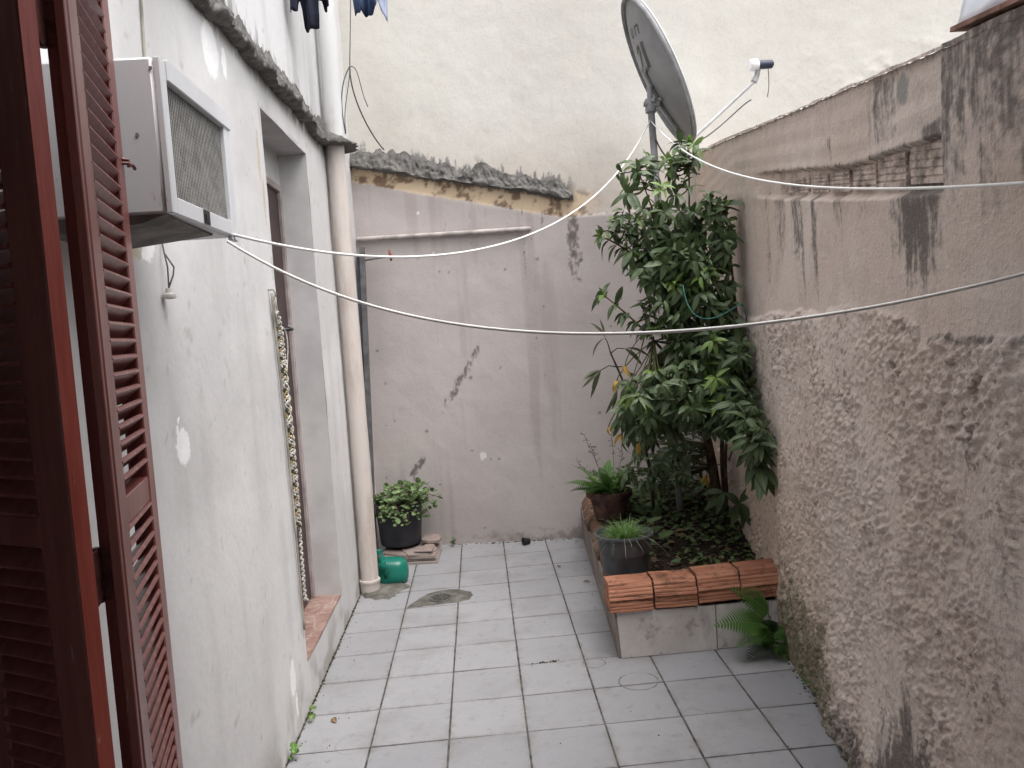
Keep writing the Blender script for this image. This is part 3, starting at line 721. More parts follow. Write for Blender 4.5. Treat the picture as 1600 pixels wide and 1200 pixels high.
    n = 520; S = np.linspace(1.06, 5.66, n)[:, None]; K = np.linspace(0, 1, 9)[None, :]
    off = -.012 + .19 * K + 0 * S
    zc = top_z(S) - .012 + .022 * np.sin(np.pi * np.clip(K * 1.0, 0, 1)) * (.4 + 1.2 * fbm(S * 9, K * 3, 88)) + .008 * (fbm(S * 30, K * 8, 89) - .5)
    P = np.stack([1.30 + .13 * (S + 0 * K - 3.4) + off - 1.3, S + 0 * K - 3.4, zc], -1).reshape(-1, 3)
    link('capping', arr_mesh('capping', P, gridfaces(n, 9, False)[:, ::-1], 'capcement'), rwl)
right_wall()
# hollow clay blocks laid bare in the band
def ribbed_block(L, H, D, ribs, bev=.004):
    prof = []
    for i in range(ribs):
        z0 = H * i / ribs; z1 = H * (i + 1) / ribs
        prof += [(0, z0 + .10 * (z1 - z0)), (0, z0 + .72 * (z1 - z0)), (-.004, z0 + .80 * (z1 - z0)), (-.004, z0 + .98 * (z1 - z0))]
    poly = [(-D, 0)] + [(y, z) for y, z in prof] + [(-D, H)]
    return poly
def block_obj(name, parent, mat_, L, poly, mtx):
    n = len(poly); v = []; f = []
    for x in (0, L):
        for (y, z) in poly: v.append(mtx @ Vector((x, -y, z)))
    f = [tuple(range(n)), tuple(reversed(range(n, 2 * n)))] + [(i, n + i, n + (i + 1) % n, (i + 1) % n) for i in range(n)]
    k = MB(); k.add(v, f); o = k.build(name, mat_, parent); return o
for i, y in enumerate((1.90, 2.12, 2.34, 2.56, 2.78, 3.00, 3.22)):
    H = (.105, .095, .080, .070, .065, .060, .045)[i]
    z = np.interp(y, [1.87, 2.5, 4.1], [1.855, 1.935, 2.185]) + .018
    ang = math.atan(.13)
    base = Matrix.Translation((rwall_x(y) + .026, y, z)) @ Matrix.Rotation(math.radians(90) - ang, 4, 'Z') @ Matrix.Rotation(math.atan(.145), 4, 'Y').inverted()
    # local x runs along +y of the place, -y(local) out of the wall
    k = MB(); poly = ribbed_block(.19, H, .05, 5)
    n = len(poly); v = []
    for xx in (0, .195):
        for (o_, zz) in poly: v.append(base @ Vector((xx, o_, zz)))
    v2 = []
    for xx in (0, .195):
        for (o_, zz) in poly:
            yy = y + xx * .99; v2.append((rwall_x(yy) + .0205 - o_ * 1.0 - (.003 if i % 2 else 0), yy, z + zz + .145 * xx))
    k.add(v2, [tuple(range(n)), tuple(reversed(range(n, 2 * n)))] + [(q, n + q, n + (q + 1) % n, (q + 1) % n) for q in range(n)])
    o = k.build('brick', 'oldblock', rwl)
    bm = bmesh.new(); bm.from_mesh(o.data); bmesh.ops.recalc_face_normals(bm, faces=bm.faces); bm.to_mesh(o.data); bm.free()

# sheet and clay edge on top of the near part of the right wall
tp = thing('roof_sheet', 'white plastic sheet lying over the top of the right wall', 'sheet', (1.1, 1.5, 2.2))
def sheet():
    n, m_ = 40, 20
    S = np.linspace(1.77, .9, n)[:, None]; K = np.linspace(0, 1, m_)[None, :]
    x0 = 1.30 + .13 * (S - 3.4) - .012
    X = x0 + .004 + .20 * K + .012 * (fbm(S * 9, K * 5, 93) - .5)
    Z = top_z(S) + .040 + .020 * fbm(S * 7, K * 5, 94) + .26 * K + .025 * np.sin(K * 7 + S * 3) * K - .025 * sstep(.12, 0, K)
    P = np.stack([X - 1.1, S + .05 * K - 1.5, Z - 2.2], -1).reshape(-1, 3)
    o = link('sheet', arr_mesh('sheet', P, gridfaces(n, m_, False), 'tarp'), tp)
    md = o.modifiers.new('t', 'SOLIDIFY'); md.thickness = .004
sheet()
k = MB()
for i in range(4):
    y1 = 1.775 - i * .215; y0 = y1 - .21
    v = []
    for y in (y0, y1):
        x = rwall_x(y); z = top_z(y) + .012
        v += [(x - .020, y, z + .002), (x + .16, y, z + .002), (x + .16, y, z + .016), (x - .018, y, z + .013)]
    k.add(v, [(0, 1, 2, 3), (7, 6, 5, 4), (0, 4, 5, 1), (1, 5, 6, 2), (2, 6, 7, 3), (3, 7, 4, 0)])
k.build('clay_edging', 'claytile', tp)

# ------------------------------------------------------------------ the house the photographer stands in
hs_ = thing('house', 'plastered house around the wide doorway the yard is seen from', 'house', (0, 1.2, 0))
k = MB()
k.box(-3.0, 1.10, -.1, -.875, 1.298, 2.95); k.box(.975, 1.02, -.1, 3.2, 1.045, 2.95)
k.box(-.875, 1.02, 2.62, .975, 1.10, 2.95)
k.build('front_wall', 'house', hs_)
k = MB(); k.box(-1.7, -3.1, -.1, -1.6, 1.098, 2.75); k.box(1.6, -3.1, -.1, 1.7, 1.02, 2.75); k.box(-1.6, -3.1, -.1, -.8, -3.0, 2.75); k.box(.8, -3.1, -.1, 1.6, -3.0, 2.75); k.box(-.8, -3.1, -.1, .8, -3.0, .9); k.box(-.8, -3.1, 2.2, .8, -3.0, 2.75); k.build('room_wall', 'room', hs_)  # window gap in the unseen back wall added to brighten the inner shutter leaf
k = MB(); k.box(-1.6, -3.0, -.1, 1.6, 1.02, .02); k.build('room_floor', 'room', hs_)
k = MB(); k.box(-1.75, -3.15, 2.75, 1.75, 1.018, 2.93); k.build('roof', 'roofing', hs_)

# ------------------------------------------------------------------ louvred folding shutters
def shutter(name, label, x0, y0, x1, y1, zb=.25, zt=2.42, thick=.034, st=.058, rebate=True):
    w = math.hypot(x1 - x0, y1 - y0); ang = math.atan2(y1 - y0, x1 - x0)
    t = thing(name, label, 'shutter', (x0, y0, zb), 'folding shutter leaves', ang, local=True)
    H = zt - zb; h = thick / 2
    def stile(a, b_):
        k = MB(); k.box(a, -h, 0, b_, h, H, .0025); return k.build('stile', 'shutter', t)
    s1 = stile(0, st); stile(w - st, w)
    k = MB()
    if rebate: k.box(-.0135, -h + .002, 0.002, -.0005, -h + .017, H - .002, .0015); k.build('rebate_strip', 'shutter', s1)
    else: k.box(-.0018, -h + .001, 0.002, -.0004, h - .001, H - .002); k.build('worn_lit_edge', 'rededge', s1)
    rails = [(.0, .12), (1.322 - zb, 1.368 - zb), (H - .10, H)]
    for (a, b_) in rails:
        k = MB(); k.box(st + .0005, -h + .002, a, w - st - .0005, h - .002, b_, .002); k.build('rail', 'shutter', t)
    pitch = .0285; L = w - 2 * st
    k = MB(); n = 6
    prof = [(-.021, -.0040), (.021, -.0040), (.0225, 0), (.021, .0040), (-.021, .0040), (-.0225, 0)]
    a_ = math.radians(42)
    pr = [(p * math.cos(a_) - q * math.sin(a_), p * math.sin(a_) + q * math.cos(a_)) for p, q in prof]
    v = [(x, y, z) for x in (st - .004, w - st + .004) for (y, z) in pr]
    k.add(v, [tuple(range(6)), tuple(reversed(range(6, 12)))] + [(i, 6 + i, 6 + (i + 1) % 6, (i + 1) % 6) for i in range(6)])
    me = k.mesh('slat', 'shutter')
    return t, me, pitch, rails
def fill_slats(t, me, pitch, rails, flip):
    for (a, b_) in ((rails[0][1], rails[1][0]), (rails[1][1], rails[2][0])):
        n = int((b_ - a) / pitch) + 1
        for i in range(n):
            o = link('slat', me, t); o.location = (0, 0, a + .004 + (i + .5) * (b_ - a - .008) / n)
            o.rotation_euler = (random.uniform(-.02, .02), 0, 0)
            if flip: o.scale = (1, -1, 1)
t2, me2, p2, r2 = shutter('shutter_leaf', 'red-brown louvred shutter leaf folded outwards in front of the air conditioner', -.6045, 1.2305, -.6785, 1.551)
fill_slats(t2, me2, p2, r2, True)
k = MB(); k.tube([(.312, -.016, 1.700), (.312, -.026, 1.700), (.326, -.034, 1.697), (.334, -.034, 1.694)], .0035, 6); k.tube([(.312, -.016, 1.708), (.317, -.026, 1.707), (.318, -.028, 1.694)], .0042, 6); k.build('hook', 'hinge', t2)
t1, me1, p1, r1 = shutter('shutter_leaf', 'dark louvred shutter leaf with a bright red edge at the left border', -.6065, 1.152, -.852, 1.283, thick=.027, st=.075, rebate=False)
fill_slats(t1, me1, p1, r1, True)
for zz in (1.222, 2.05, .45):
    k = MB(); z0 = zz - .25
    k.tube([(-.004, .0205, z0), (-.004, .0205, z0 + .085)], .006, 10)
    hg = k.build('hinge', 'hinge', t2, auto=40)
    k = MB(); k.box(-.0022, .0035, z0 + .002, -.0004, .0168, z0 + .083); k.box(-.040, .0175, z0 + .002, -.008, .0195, z0 + .083); k.build('hinge_plate', 'hinge', hg)
    for q in (.015, .042, .070):
        k = MB(); k.tube([(-.0040, .0105, z0 + q), (-.0020, .0105, z0 + q)], .0032, 8); k.build('screw', 'hinge', hg)

# ------------------------------------------------------------------ air conditioner
ac = thing('air_conditioner', 'grey-white window air conditioner projecting from the left wall', 'air conditioner', (-.73, 1.82, 1.86))
X0, X1, Y0, Y1, Z0, Z1 = -.88, -.600, 1.613, 2.040, 1.866, 2.168
k = MB(); k.box(X0, Y0, Z0, X1 - .014, Y1, Z1, .006); casing = k.build('casing', 'ac', ac, auto=40)
k = MB()
fx0, fx1 = X1 - .0135, X1
k.box(fx0, Y0 + .001, Z0 + .001, fx1, Y0 + .030, Z1 - .001, .002); k.box(fx0, Y1 - .040, Z0 - .010, fx1, Y1 + .003, Z1 - .035, .002)
k.box(fx0, Y0 + .0305, Z1 - .040, fx1 + .004, Y1 + .004, Z1 + .002, .002); k.box(fx0, Y0 + .0305, Z0 + .001, fx1 - .001, Y1 - .0405, Z0 + .036, .002)
k.build('front_frame', 'ac', ac)
k = MB(); k.box(fx0 - .012, Y0 + .03, Z0 + .036, fx0 - .008, Y1 - .04, Z1 - .04)
k.build('condenser', 'ac_core', ac)
k = MB()
yy = Y0 + .032
while yy < Y1 - .041:
    k.box(X1 - .0115, yy, Z0 + .036, X1 - .0102, yy + .0045, Z1 - .04); yy += .0100
zz = Z0 + .038
while zz < Z1 - .042:
    k.box(X1 - .0125, Y0 + .03, zz, X1 - .0113, Y1 - .04, zz + .0040); zz += .0085
k.build('grille', 'ac_grille', ac)
k = MB(); k.box(X1 - .0005, 1.795, Z0 + .004, X1 + .0012, 1.832, Z0 + .034); k.box(X1 + .0012, 1.803, Z0 + .008, X1 + .003, 1.824, Z0 + .024); k.build('rating_plate', ['dark'], ac)
k = MB(); k.add([(X0, Y0 + .004, Z0 - .001), (X1 - .016, Y0 + .004, Z0 - .001), (X1 - .03, Y1 - .1, Z0 - .001), (X0, Y1 - .1, Z0 - .001), (X0, Y0 + .02, Z0 - .030), (X1 - .07, Y0 + .01, Z0 - .016), (X1 - .03, Y1 - .11, Z0 - .006), (X0, Y1 - .11, Z0 - .032)],
               [(3, 2, 1, 0), (4, 5, 6, 7), (0, 1, 5, 4), (1, 2, 6, 5), (2, 3, 7, 6), (3, 0, 4, 7)]); k.build('drip_tray', 'ac_tray', ac)
k = MB()
for (yy, zz) in ((1.6125, 2.02), (1.6125, 1.895), (1.6125, 2.145)):
    k.tube([(-.655 + (zz - 2.02) * .3, yy - .0015, zz), (-.655 + (zz - 2.02) * .3, yy + .001, zz)], .0035, 8)
k.build('screw', 'galv', ac)

# hanging lamp holder / socket below the air conditioner
k = MB()
c0 = thing('hanging_socket', 'white porcelain socket dangling on a twisted wire below the air conditioner', 'socket', (-.845, 2.21, 1.74))
k.tube([(-.862, 2.235, 1.905), (-.850, 2.215, 1.86), (-.842, 2.208, 1.82), (-.845, 2.212, 1.775), (-.845, 2.210, 1.762)], .0022, 6)
k.tube([(-.850, 2.215, 1.86), (-.835, 2.235, 1.822), (-.838, 2.232, 1.80), (-.845, 2.210, 1.765)], .0022, 6); k.build('wire', 'cable', c0, smooth=True)
k = MB(); k.lathe([(0, .022), (.009, .022), (.010, .014), (.011, .008), (.017, .006), (.018, .0), (.016, -.006), (.0, -.008)], 18, (-.845, 2.210, 1.742)); k.build('holder', 'porcelain', c0, auto=35)
k = MB(); k.tube([(-.862, 2.265, 3.2), (-.860, 2.255, 2.8), (-.858, 2.245, 2.55), (-.858, 2.232, 2.40), (-.858, 2.222, 2.30), (-.862, 2.21, 2.15), (-.862, 2.20, 2.05)], .0035, 6)
tag(k.build('power_cable', 'cable_l', smooth=True), 'thin beige cable running down the wall to the air conditioner', 'cable')

# ------------------------------------------------------------------ downpipe and its cement foot
dp = thing('downpipe', 'thick pale plastic downpipe standing against the left wall', 'pipe', (-.805, 4.97, 0))
R_ = .055
k = MB(); k.tube([(-.800, 4.97, .02), (-.797, 4.97, .5), (-.795, 4.97, 1.5), (-.803, 4.97, 2.75), (-.795, 4.97, 3.2), (-.795, 4.97, 4.38)], R_, 28); k.build('pipe', 'pvc', dp, auto=60)
k = MB(); k.lathe([(.056, .075), (.064, .074), (.066, .068), (.066, .058), (.063, .052), (.0615, .03), (.060, -.02)], 28, (-.800, 4.97, 0)); k.build('collar', 'pvc', dp, auto=50)
k = MB()
def blob(cx, cy, pts, z, h, mat_, name, parent=None, seed=0, lab=None):
    n = 48; v = [(cx, cy, z + h)]; 
    ring = []
    for i in range(n):
        t = 2 * math.pi * i / n
        r = np.interp(t, np.linspace(0, 2 * math.pi, len(pts) + 1), pts + [pts[0]])
        r *= 1 + .12 * math.sin(5 * t + seed) + .10 * random.uniform(-1, 1)
        ring.append((cx + r * math.cos(t), cy + r * math.sin(t)))
    k = MB()
    vv = [(cx, cy, z + fz(cx) + h)]
    for s_, hh in ((.5, h * .95), (.85, h * .8), (1.0, .0)):
        for (x, y) in ring:
            X = cx + (x - cx) * s_; Y = cy + (y - cy) * s_
            vv.append((X, Y, z + fz(X) + hh * random.uniform(.8, 1.1)))
    f = [(0, 1 + i, 1 + (i + 1) % n) for i in range(n)]
    for a in range(2):
        f += [(1 + a * n + i, 1 + (a + 1) * n + i, 1 + (a + 1) * n + (i + 1) % n, 1 + a * n + (i + 1) % n) for i in range(n)]
    k.add(vv, f)
    return k.build(name, mat_, parent, smooth=True)
blob(-.775, 4.985, [.205, .215, .20, .09, .09, .09, .17, .20], .0012, .020, 'cement', 'cement_footing', dp, 1)

# drain
dn = thing('floor_drain', 'round floor drain set in a patch of cement among the tiles', 'drain', (-.34, 4.72, 0))
def drain():
    ring = [(-.545, 4.605), (-.50, 4.72), (-.43, 4.83), (-.34, 4.875), (-.25, 4.865), (-.20, 4.82), (-.165, 4.80), (-.15, 4.73), (-.175, 4.66), (-.24, 4.63), (-.34, 4.622), (-.44, 4.612)]
    pts = []
    for i in range(len(ring)):
        a = Vector(ring[i]); b_ = Vector(ring[(i + 1) % len(ring)])
        for q in range(4):
            p = a.lerp(b_, q / 4); pts.append((p.x + random.uniform(-.005, .005), p.y + random.uniform(-.005, .005)))
    k = MB(); n = len(pts)
    k.add([(x, y, fz(x) - .001) for x, y in pts] + [(x * .97 - .34 * .03, y * .97 + 4.72 * .03, fz(x) + .004) for x, y in pts], [tuple(range(n, 2 * n))] + [(i, (i + 1) % n, n + (i + 1) % n, n + i) for i in range(n)])
    k.build('cement_patch', 'cement', dn)
    k = MB(); c = (-.345, 4.725, fz(-.345) + .0045)
    k.lathe([(.0, .0006), (.074, .0006), (.074, 0)], 32, c); k.build('shade_disc', 'dark', dn)  # dark disc on the closed patch, standing in for the shade of the hole
    k = MB(); k.lathe([(.076, .0), (.076, .004), (.060, .005), (.058, .001)], 32, c); k.lathe([(.030, .001), (.030, .005), (.026, .005), (.026, .001)], 24, c); k.lathe([(.013, .001), (.012, .005), (0, .005)], 16, c)
    for i in range(18):
        t = 2 * math.pi * i / 18; mt = Matrix.Translation(c) @ Matrix.Rotation(t, 4, 'Z')
        k.box(.029, -.0026, .001, .060, .0026, .0048, 0, mt)
        if i % 3 == 0: k.box(.011, -.002, .001, .028, .002, .0047, 0, mt)
    k.build('grate', 'drainmetal', dn)
drain()

# ------------------------------------------------------------------ post, bracket, wall tube
po = thing('steel_post', 'dark steel channel post standing in the far left corner', 'post', (-.84, 5.86, 0))
def lean(zz): return -.812 - .036 * (2.24 - zz)
k = MB()
for (a, b_, y0, y1) in ((0, .036, 5.830, 5.838),):
    k.add([(lean(z) + x, y, z) for z in (.0, 2.24) for (x, y) in ((-.014, 5.845), (.022, 5.845), (.022, 5.89), (-.014, 5.89))], [(3, 2, 1, 0), (4, 5, 6, 7), (0, 1, 5, 4), (1, 2, 6, 5), (2, 3, 7, 6), (3, 0, 4, 7)])
k.build('profile', 'steel_l', po)
k = MB()
k.add([(lean(z) + x, y, z) for z in (.0, 2.19) for (x, y) in ((-.040, 5.855), (-.018, 5.855), (-.018, 5.90), (-.040, 5.90))], [(3, 2, 1, 0), (4, 5, 6, 7), (0, 1, 5, 4), (1, 2, 6, 5), (2, 3, 7, 6), (3, 0, 4, 7)])
k.build('side_profile', 'steel', po)
k = MB(); k.tube([(-.79, 5.868, 2.145), (-.70, 5.862, 2.155), (-.615, 5.855, 2.160)], .006, 8); rod = k.build('rod', 'steel_l', po, smooth=True)
k = MB(); m4 = Matrix.Translation((-.608, 5.854, 2.168)) @ Matrix.Rotation(math.radians(82), 4, 'Y')
v = []; kk = MB(); kk.lathe([(0, -.008), (.036, -.007), (.040, -.002), (.040, .003), (.034, .008), (0, .009)], 24)
k.add([tuple(m4 @ Vector(q)) for q in kk.v], kk.f); k.build('disc', 'rust', rod, auto=40)
k = MB(); k.tube([(-.855, back_y(-.855) - .028, 2.312), (-.2, back_y(-.2) - .030, 2.300), (.400, back_y(.4) - .03, 2.292), (.408, back_y(.4) - .02, 2.292)], .018, 14)
wt = k.build('wall_tube', 'walltube', auto=50); tag(wt, 'painted horizontal tube fixed across the upper back wall', 'tube')

# ------------------------------------------------------------------ pots, stack of tiles, watering can
def piece(poly, z0, th, mat_, label, rz=0, tilt=(0, 0), name='broken_tile'):
    cx = sum(p[0] for p in poly) / len(poly); cy = sum(p[1] for p in poly) / len(poly)
    k = MB(); n = len(poly); ins = .94
    v = [(x - cx, y - cy, 0) for x, y in poly] + [(x - cx, y - cy, th - .0015) for x, y in poly] + [((x - cx) * .985, (y - cy) * .985, th) for x, y in poly]
    k.add(v, [tuple(reversed(range(n))), tuple(range(2 * n, 3 * n))] + [(i, (i + 1) % n, n + (i + 1) % n, n + i) for i in range(n)] + [(n + i, n + (i + 1) % n, 2 * n + (i + 1) % n, 2 * n + i) for i in range(n)])
    o = link(name, k.mesh(name, mat_)); o.location = (cx, cy, z0 + fz(cx)); o.rotation_euler = (tilt[0], tilt[1], rz)
    tag(o, label, 'tile', 'stacked tiles under the black pot'); return o
piece([(-.80, 5.50), (-.40, 5.455), (-.385, 5.80), (-.79, 5.84)], .0005, .020, 'broken_tile', 'bottom tile of the stack under the black pot')
piece([(-.795, 5.51), (-.405, 5.475), (-.395, 5.80), (-.79, 5.84)], .0225, .018, 'broken_tile', 'second tile from the bottom of the stack under the black pot')
piece([(-.80, 5.50), (-.415, 5.46), (-.395, 5.79), (-.79, 5.84)], .043, .020, 'broken_tile', 'third tile from the bottom of the stack under the black pot')
piece([(-.66, 5.60), (-.60, 5.47), (-.445, 5.475), (-.41, 5.585), (-.44, 5.77), (-.56, 5.79)], .067, .012, 'broken_tile', 'broad top tile fragment in front of the black pot', tilt=(.03, .02))
piece([(-.79, 5.56), (-.62, 5.47), (-.605, 5.51), (-.68, 5.62), (-.78, 5.68)], .066, .012, 'broken_tile', 'pale tile shard left of the broad top fragment', tilt=(0, .03))
piece([(-.565, 5.49), (-.435, 5.465), (-.42, 5.60), (-.47, 5.66)], .086, .010, 'broken_tile', 'triangular tile shard lying on the broad top fragment', tilt=(.03, -.02))
piece([(-.52, 5.66), (-.47, 5.62), (-.395, 5.64), (-.375, 5.71), (-.41, 5.79), (-.50, 5.79)], .105, .020, 'broken_tile', 'small grey tile chunk on top of the stack at its right end', tilt=(.05, .06))
piece([(-.525, 5.68), (-.44, 5.66), (-.42, 5.79), (-.50, 5.80)], .084, .016, 'broken_tile', 'little tile chip under the grey chunk beside the pot', tilt=(.0, .04))

bp = thing('potted_creeper', 'large black pot with trailing round-leaved creeper in the left corner', 'potted plant', (-.665, 5.72, .085))
k = MB(); k.lathe([(0, .008), (.140, .008), (.145, .012), (.168, .29), (.176, .292), (.178, .305), (.170, .308), (.162, .300), (.158, .26), (0, .26)], 36, (-.668, 5.715, .088)); k.build('pot', 'blackpot', bp, auto=40)
k = MB(); k.lathe([(.158, .262), (.10, .268), (0, .272)], 20, (-.668, 5.715, .088)); k.build('pot_soil', 'soil', bp)

def rleaf(r, n=9, cup=.25, name='leaf', mat_='creeper'):
    k = MB(); v = [(0, 0, 0)]
    for i in range(n):
        t = -math.pi + .35 + (2 * math.pi - .7) * i / (n - 1)
        v.append((r + r * math.cos(t) * (1.05), r * math.sin(t), cup * r * (math.cos(t * 2) * .2 + .25 * abs(math.sin(t)))))
    v.append((r, 0, -.05 * r)); 
    k.add(v, [(len(v) - 1, i, i + 1) for i in range(1, n)] + [(len(v) - 1, n, 0), (len(v) - 1, 0, 1)])
    return k.mesh(name, mat_, smooth=True)
def lleaf(L, W, droop=.25, fold=.22, seg=6, name='leaf', mat_='leaf', wave=.0, tip=.9):
    k = MB(); v = []
    for i in range(seg + 1):
        t = i / seg
        w = W * (math.sin(math.pi * min(1, t ** tip * 1.0)) ** .8 if 0 < t < 1 else 0)
        x = L * (t - .12 * droop * t * t); z = -droop * L * t * t + .04 * L * math.sin(math.pi * t)
        v += [(x, -w, z + fold * w + wave * L * math.sin(9 * t)), (x, 0, z), (x, w, z + fold * w - wave * L * math.sin(9 * t + 1))]
    f = []
    for i in range(seg):
        a = i * 3
        f += [(a, a + 3, a + 4, a + 1), (a + 1, a + 4, a + 5, a + 2)]
    k.add(v, f)
    return k.mesh(name, mat_, smooth=True)
def frame_m(p, d, up=(0, 0, 1), roll=0.0, s=1.0):
    x = Vector(d).normalized(); u = Vector(up)
    if abs(x.dot(u)) > .97: u = Vector((0.3, 1, .2))
    y = u.cross(x).normalized(); z = x.cross(y)
    mt = Matrix((x, y, z)).transposed().to_4x4() @ Matrix.Rotation(roll, 4, 'X') @ Matrix.Scale(s, 4)
    mt.translation = Vector(p); return mt
def join_inst(name, items, parent=None, kind='stuff', off=None):
    """items: list of (mesh, matrix): one mesh object holding them all"""
    Vs = []; Fs = []; Ms = []; mats = []; o = 0
    off = Vector(off if off is not None else (OFF.get(parent.name, (0, 0, 0)) if parent else (0, 0, 0)))
    cache = {}
    for me, mt in items:
        if me.name not in cache:
            co = np.empty(len(me.vertices) * 3); me.vertices.foreach_get('co', co)
            cache[me.name] = (co.reshape(-1, 3), [tuple(p.vertices) for p in me.polygons])
            if me.materials[0] not in mats: mats.append(me.materials[0])
        co, fs = cache[me.name]
        m3 = np.array(mt.to_3x3()); tr = np.array(mt.translation)
        Vs.append(co @ m3.T + tr); mi = mats.index(me.materials[0])
        Fs += [tuple(i + o for i in f) for f in fs]; Ms += [mi] * len(fs); o += len(co)
    me = bpy.data.meshes.new(name); me.from_pydata((np.concatenate(Vs) - np.array(off)).tolist(), [], Fs)
    for q in mats: me.materials.append(q)
    me.polygons.foreach_set('material_index', Ms); me.polygons.foreach_set('use_smooth', [True] * len(Fs)); me.update()
    ob = link(name, me, parent)
    if kind: ob['kind'] = kind
    return ob
def place_leaves(items, parent, limit=300, rest='foliage'):
    items = sorted(items, key=lambda q: (q[1].translation - CAM).length)
    off = Vector(OFF.get(parent.name, (0, 0, 0)))
    for me, mt in items[:limit]:
        m2 = mt.copy(); m2.translation = mt.translation - off
        link('leaf', me, parent, m2)
    if len(items) > limit: join_inst(rest, items[limit:], parent)

def creeper():
    cen = Vector((-.668, 5.715, .385)); lv = [rleaf(.017), rleaf(.020), rleaf(.023, cup=.5)]
    items = []; st = MB()
    for i in range(34):
        a = random.uniform(0, 2 * math.pi); 
        if i % 3 == 0: a = random.uniform(-1.1, .5)
        r = random.uniform(.09, .19); L = random.uniform(.10, .24)
        dirv = Vector((math.cos(a), math.sin(a), 0))
        if i % 4 == 0: dirv = Vector((math.cos(a) * .4, math.sin(a) * .4, 0))
        p0 = cen + Vector((random.uniform(-.11, .11), random.uniform(-.11, .11), -.02))
        reach = random.uniform(.06, .20); up = random.uniform(.05, .21)
        if a > -1.1 and a < .5: reach *= 1.25
        p1 = p0 + dirv * reach * .4 + Vector((0, 0, up)); p2 = p0 + dirv * reach + Vector((0, 0, up * random.uniform(.4, 1.0)))
        p3 = p2 + dirv * random.uniform(.02, .08) + Vector((0, 0, -random.uniform(.02, .18)))
        pts = []
        for q in range(9):
            t = q / 8; pts.append(p0 * (1 - t) ** 3 + p1 * 3 * t * (1 - t) ** 2 + p2 * 3 * t * t * (1 - t) + p3 * t ** 3)
        for p in pts:
            p.x = max(p.x, LWX + .02); p.y = min(p.y, back_y(p.x) - .03)
        st.tube(pts, .0018, 4, False)
        for q in range(2, 9):
            for s_ in (0, 1):
                if random.random() < .22: continue
                d = Vector((random.uniform(-1, 1), random.uniform(-1, .5), random.uniform(-.2, .7)))
                items.append((random.choice(lv), frame_m(pts[q] + d * .008, d, (random.uniform(-.5, .5), random.uniform(-.9, .1), 1), random.uniform(-.4, .4), random.uniform(.7, 1.15))))
    for i in range(10):      # strands hanging over the front
        x = -.665 + random.uniform(-.12, .15); p = Vector((x, 5.715 - math.sqrt(max(.001, .178 ** 2 - (x + .668) ** 2)) - .01, .395))
        L = random.uniform(.04, .13); pts = [p + Vector((random.uniform(-.01, .01), -.006 * q, -L * q / 5 + .01)) for q in range(6)]
        st.tube(pts, .0013, 4, False)
        for q in range(6):
            d = Vector((random.uniform(-1, 1), -.7, random.uniform(-.8, .3))); items.append((lv[0], frame_m(pts[q], d, (0, -.6, 1), 0, random.uniform(.55, .9))))
    st.build('stems', 'stem_r', bp, smooth=True)
    place_leaves(items, bp, 300, 'foliage')
creeper()

wc = thing('watering_can', 'green plastic watering can on the floor behind the downpipe foot', 'watering can', (-.665, 5.12, 0))
def can():
    # rounded-box body by superellipse sections; the neck and handle rise at its left
    n = 40; k = MB(); v = []; f = []
    zs = [(.0, .74), (.008, .88), (.025, .97), (.055, 1.02), (.085, 1.02), (.110, .98), (.130, .90), (.145, .78), (.154, .58), (.158, .30), (.159, .0)]
    for (z, s_) in zs:
        for i in range(n):
            t = 2 * math.pi * i / n; c_, s2 = math.cos(t), math.sin(t); e = .75
            x = .098 * s_ * abs(c_) ** e * (1 if c_ > 0 else -1); y = .085 * s_ * abs(s2) ** e * (1 if s2 > 0 else -1)
            # waist for the grip on the left
            if x < -.03 and .05 < z < .11 and s_ > .9: y *= .72
            v.append((-.668 + x, 5.125 + y, fz(-.66) + .003 + z + .012 * (x < 0) * (z > .1) * abs(x) / .1))
    for a in range(len(zs) - 1):
        for i in range(n): f.append((a * n + i, a * n + (i + 1) % n, (a + 1) * n + (i + 1) % n, (a + 1) * n + i))
    f.append(tuple(reversed(range(n))))
    k.add(v, f); k.build('body', 'can', wc, smooth=True)
    k = MB(); k.tube([(-.735, 5.11, .145), (-.748, 5.11, .175), (-.752, 5.11, .215)], [.030, .024, .023], 16); neck = k.build('neck', 'can', wc, auto=50)
    k = MB(); k.tube([(-.752, 5.11, .168), (-.7525, 5.11, .190)], .0265, 16); k.build('cap', 'can_d', neck, auto=50)
    k = MB(); k.tube([(-.70, 5.07, .150), (-.70, 5.062, .12), (-.705, 5.058, .08), (-.71, 5.058, .05)], .012, 10); k.build('handle', 'can', wc, smooth=True)
    k = MB(); k.tube([(-.755, 5.16, .05), (-.80, 5.19, .11), (-.825, 5.21, .19)], [.018, .014, .011], 12); k.build('spout', 'can', wc, smooth=True)
can()

cup = MB(); mc = Matrix.Translation((.245, 5.735, fz(.25) + .024)) @ Matrix.Rotation(math.radians(-82), 4, 'Y') @ Matrix.Rotation(.3, 4, 'X')
kk = MB(); kk.lathe([(0, -.018), (.020, -.018), (.0275, .030), (.0295, .031), (.0295, .035), (.026, .035), (.019, -.014), (0, -.014)], 20)
cup.add([tuple(mc @ Vector(q)) for q in kk.v], kk.f)
tag(cup.build('seedling_pot', 'dark', auto=40), 'tiny black plastic pot tipped over at the foot of the back wall', 'pot')

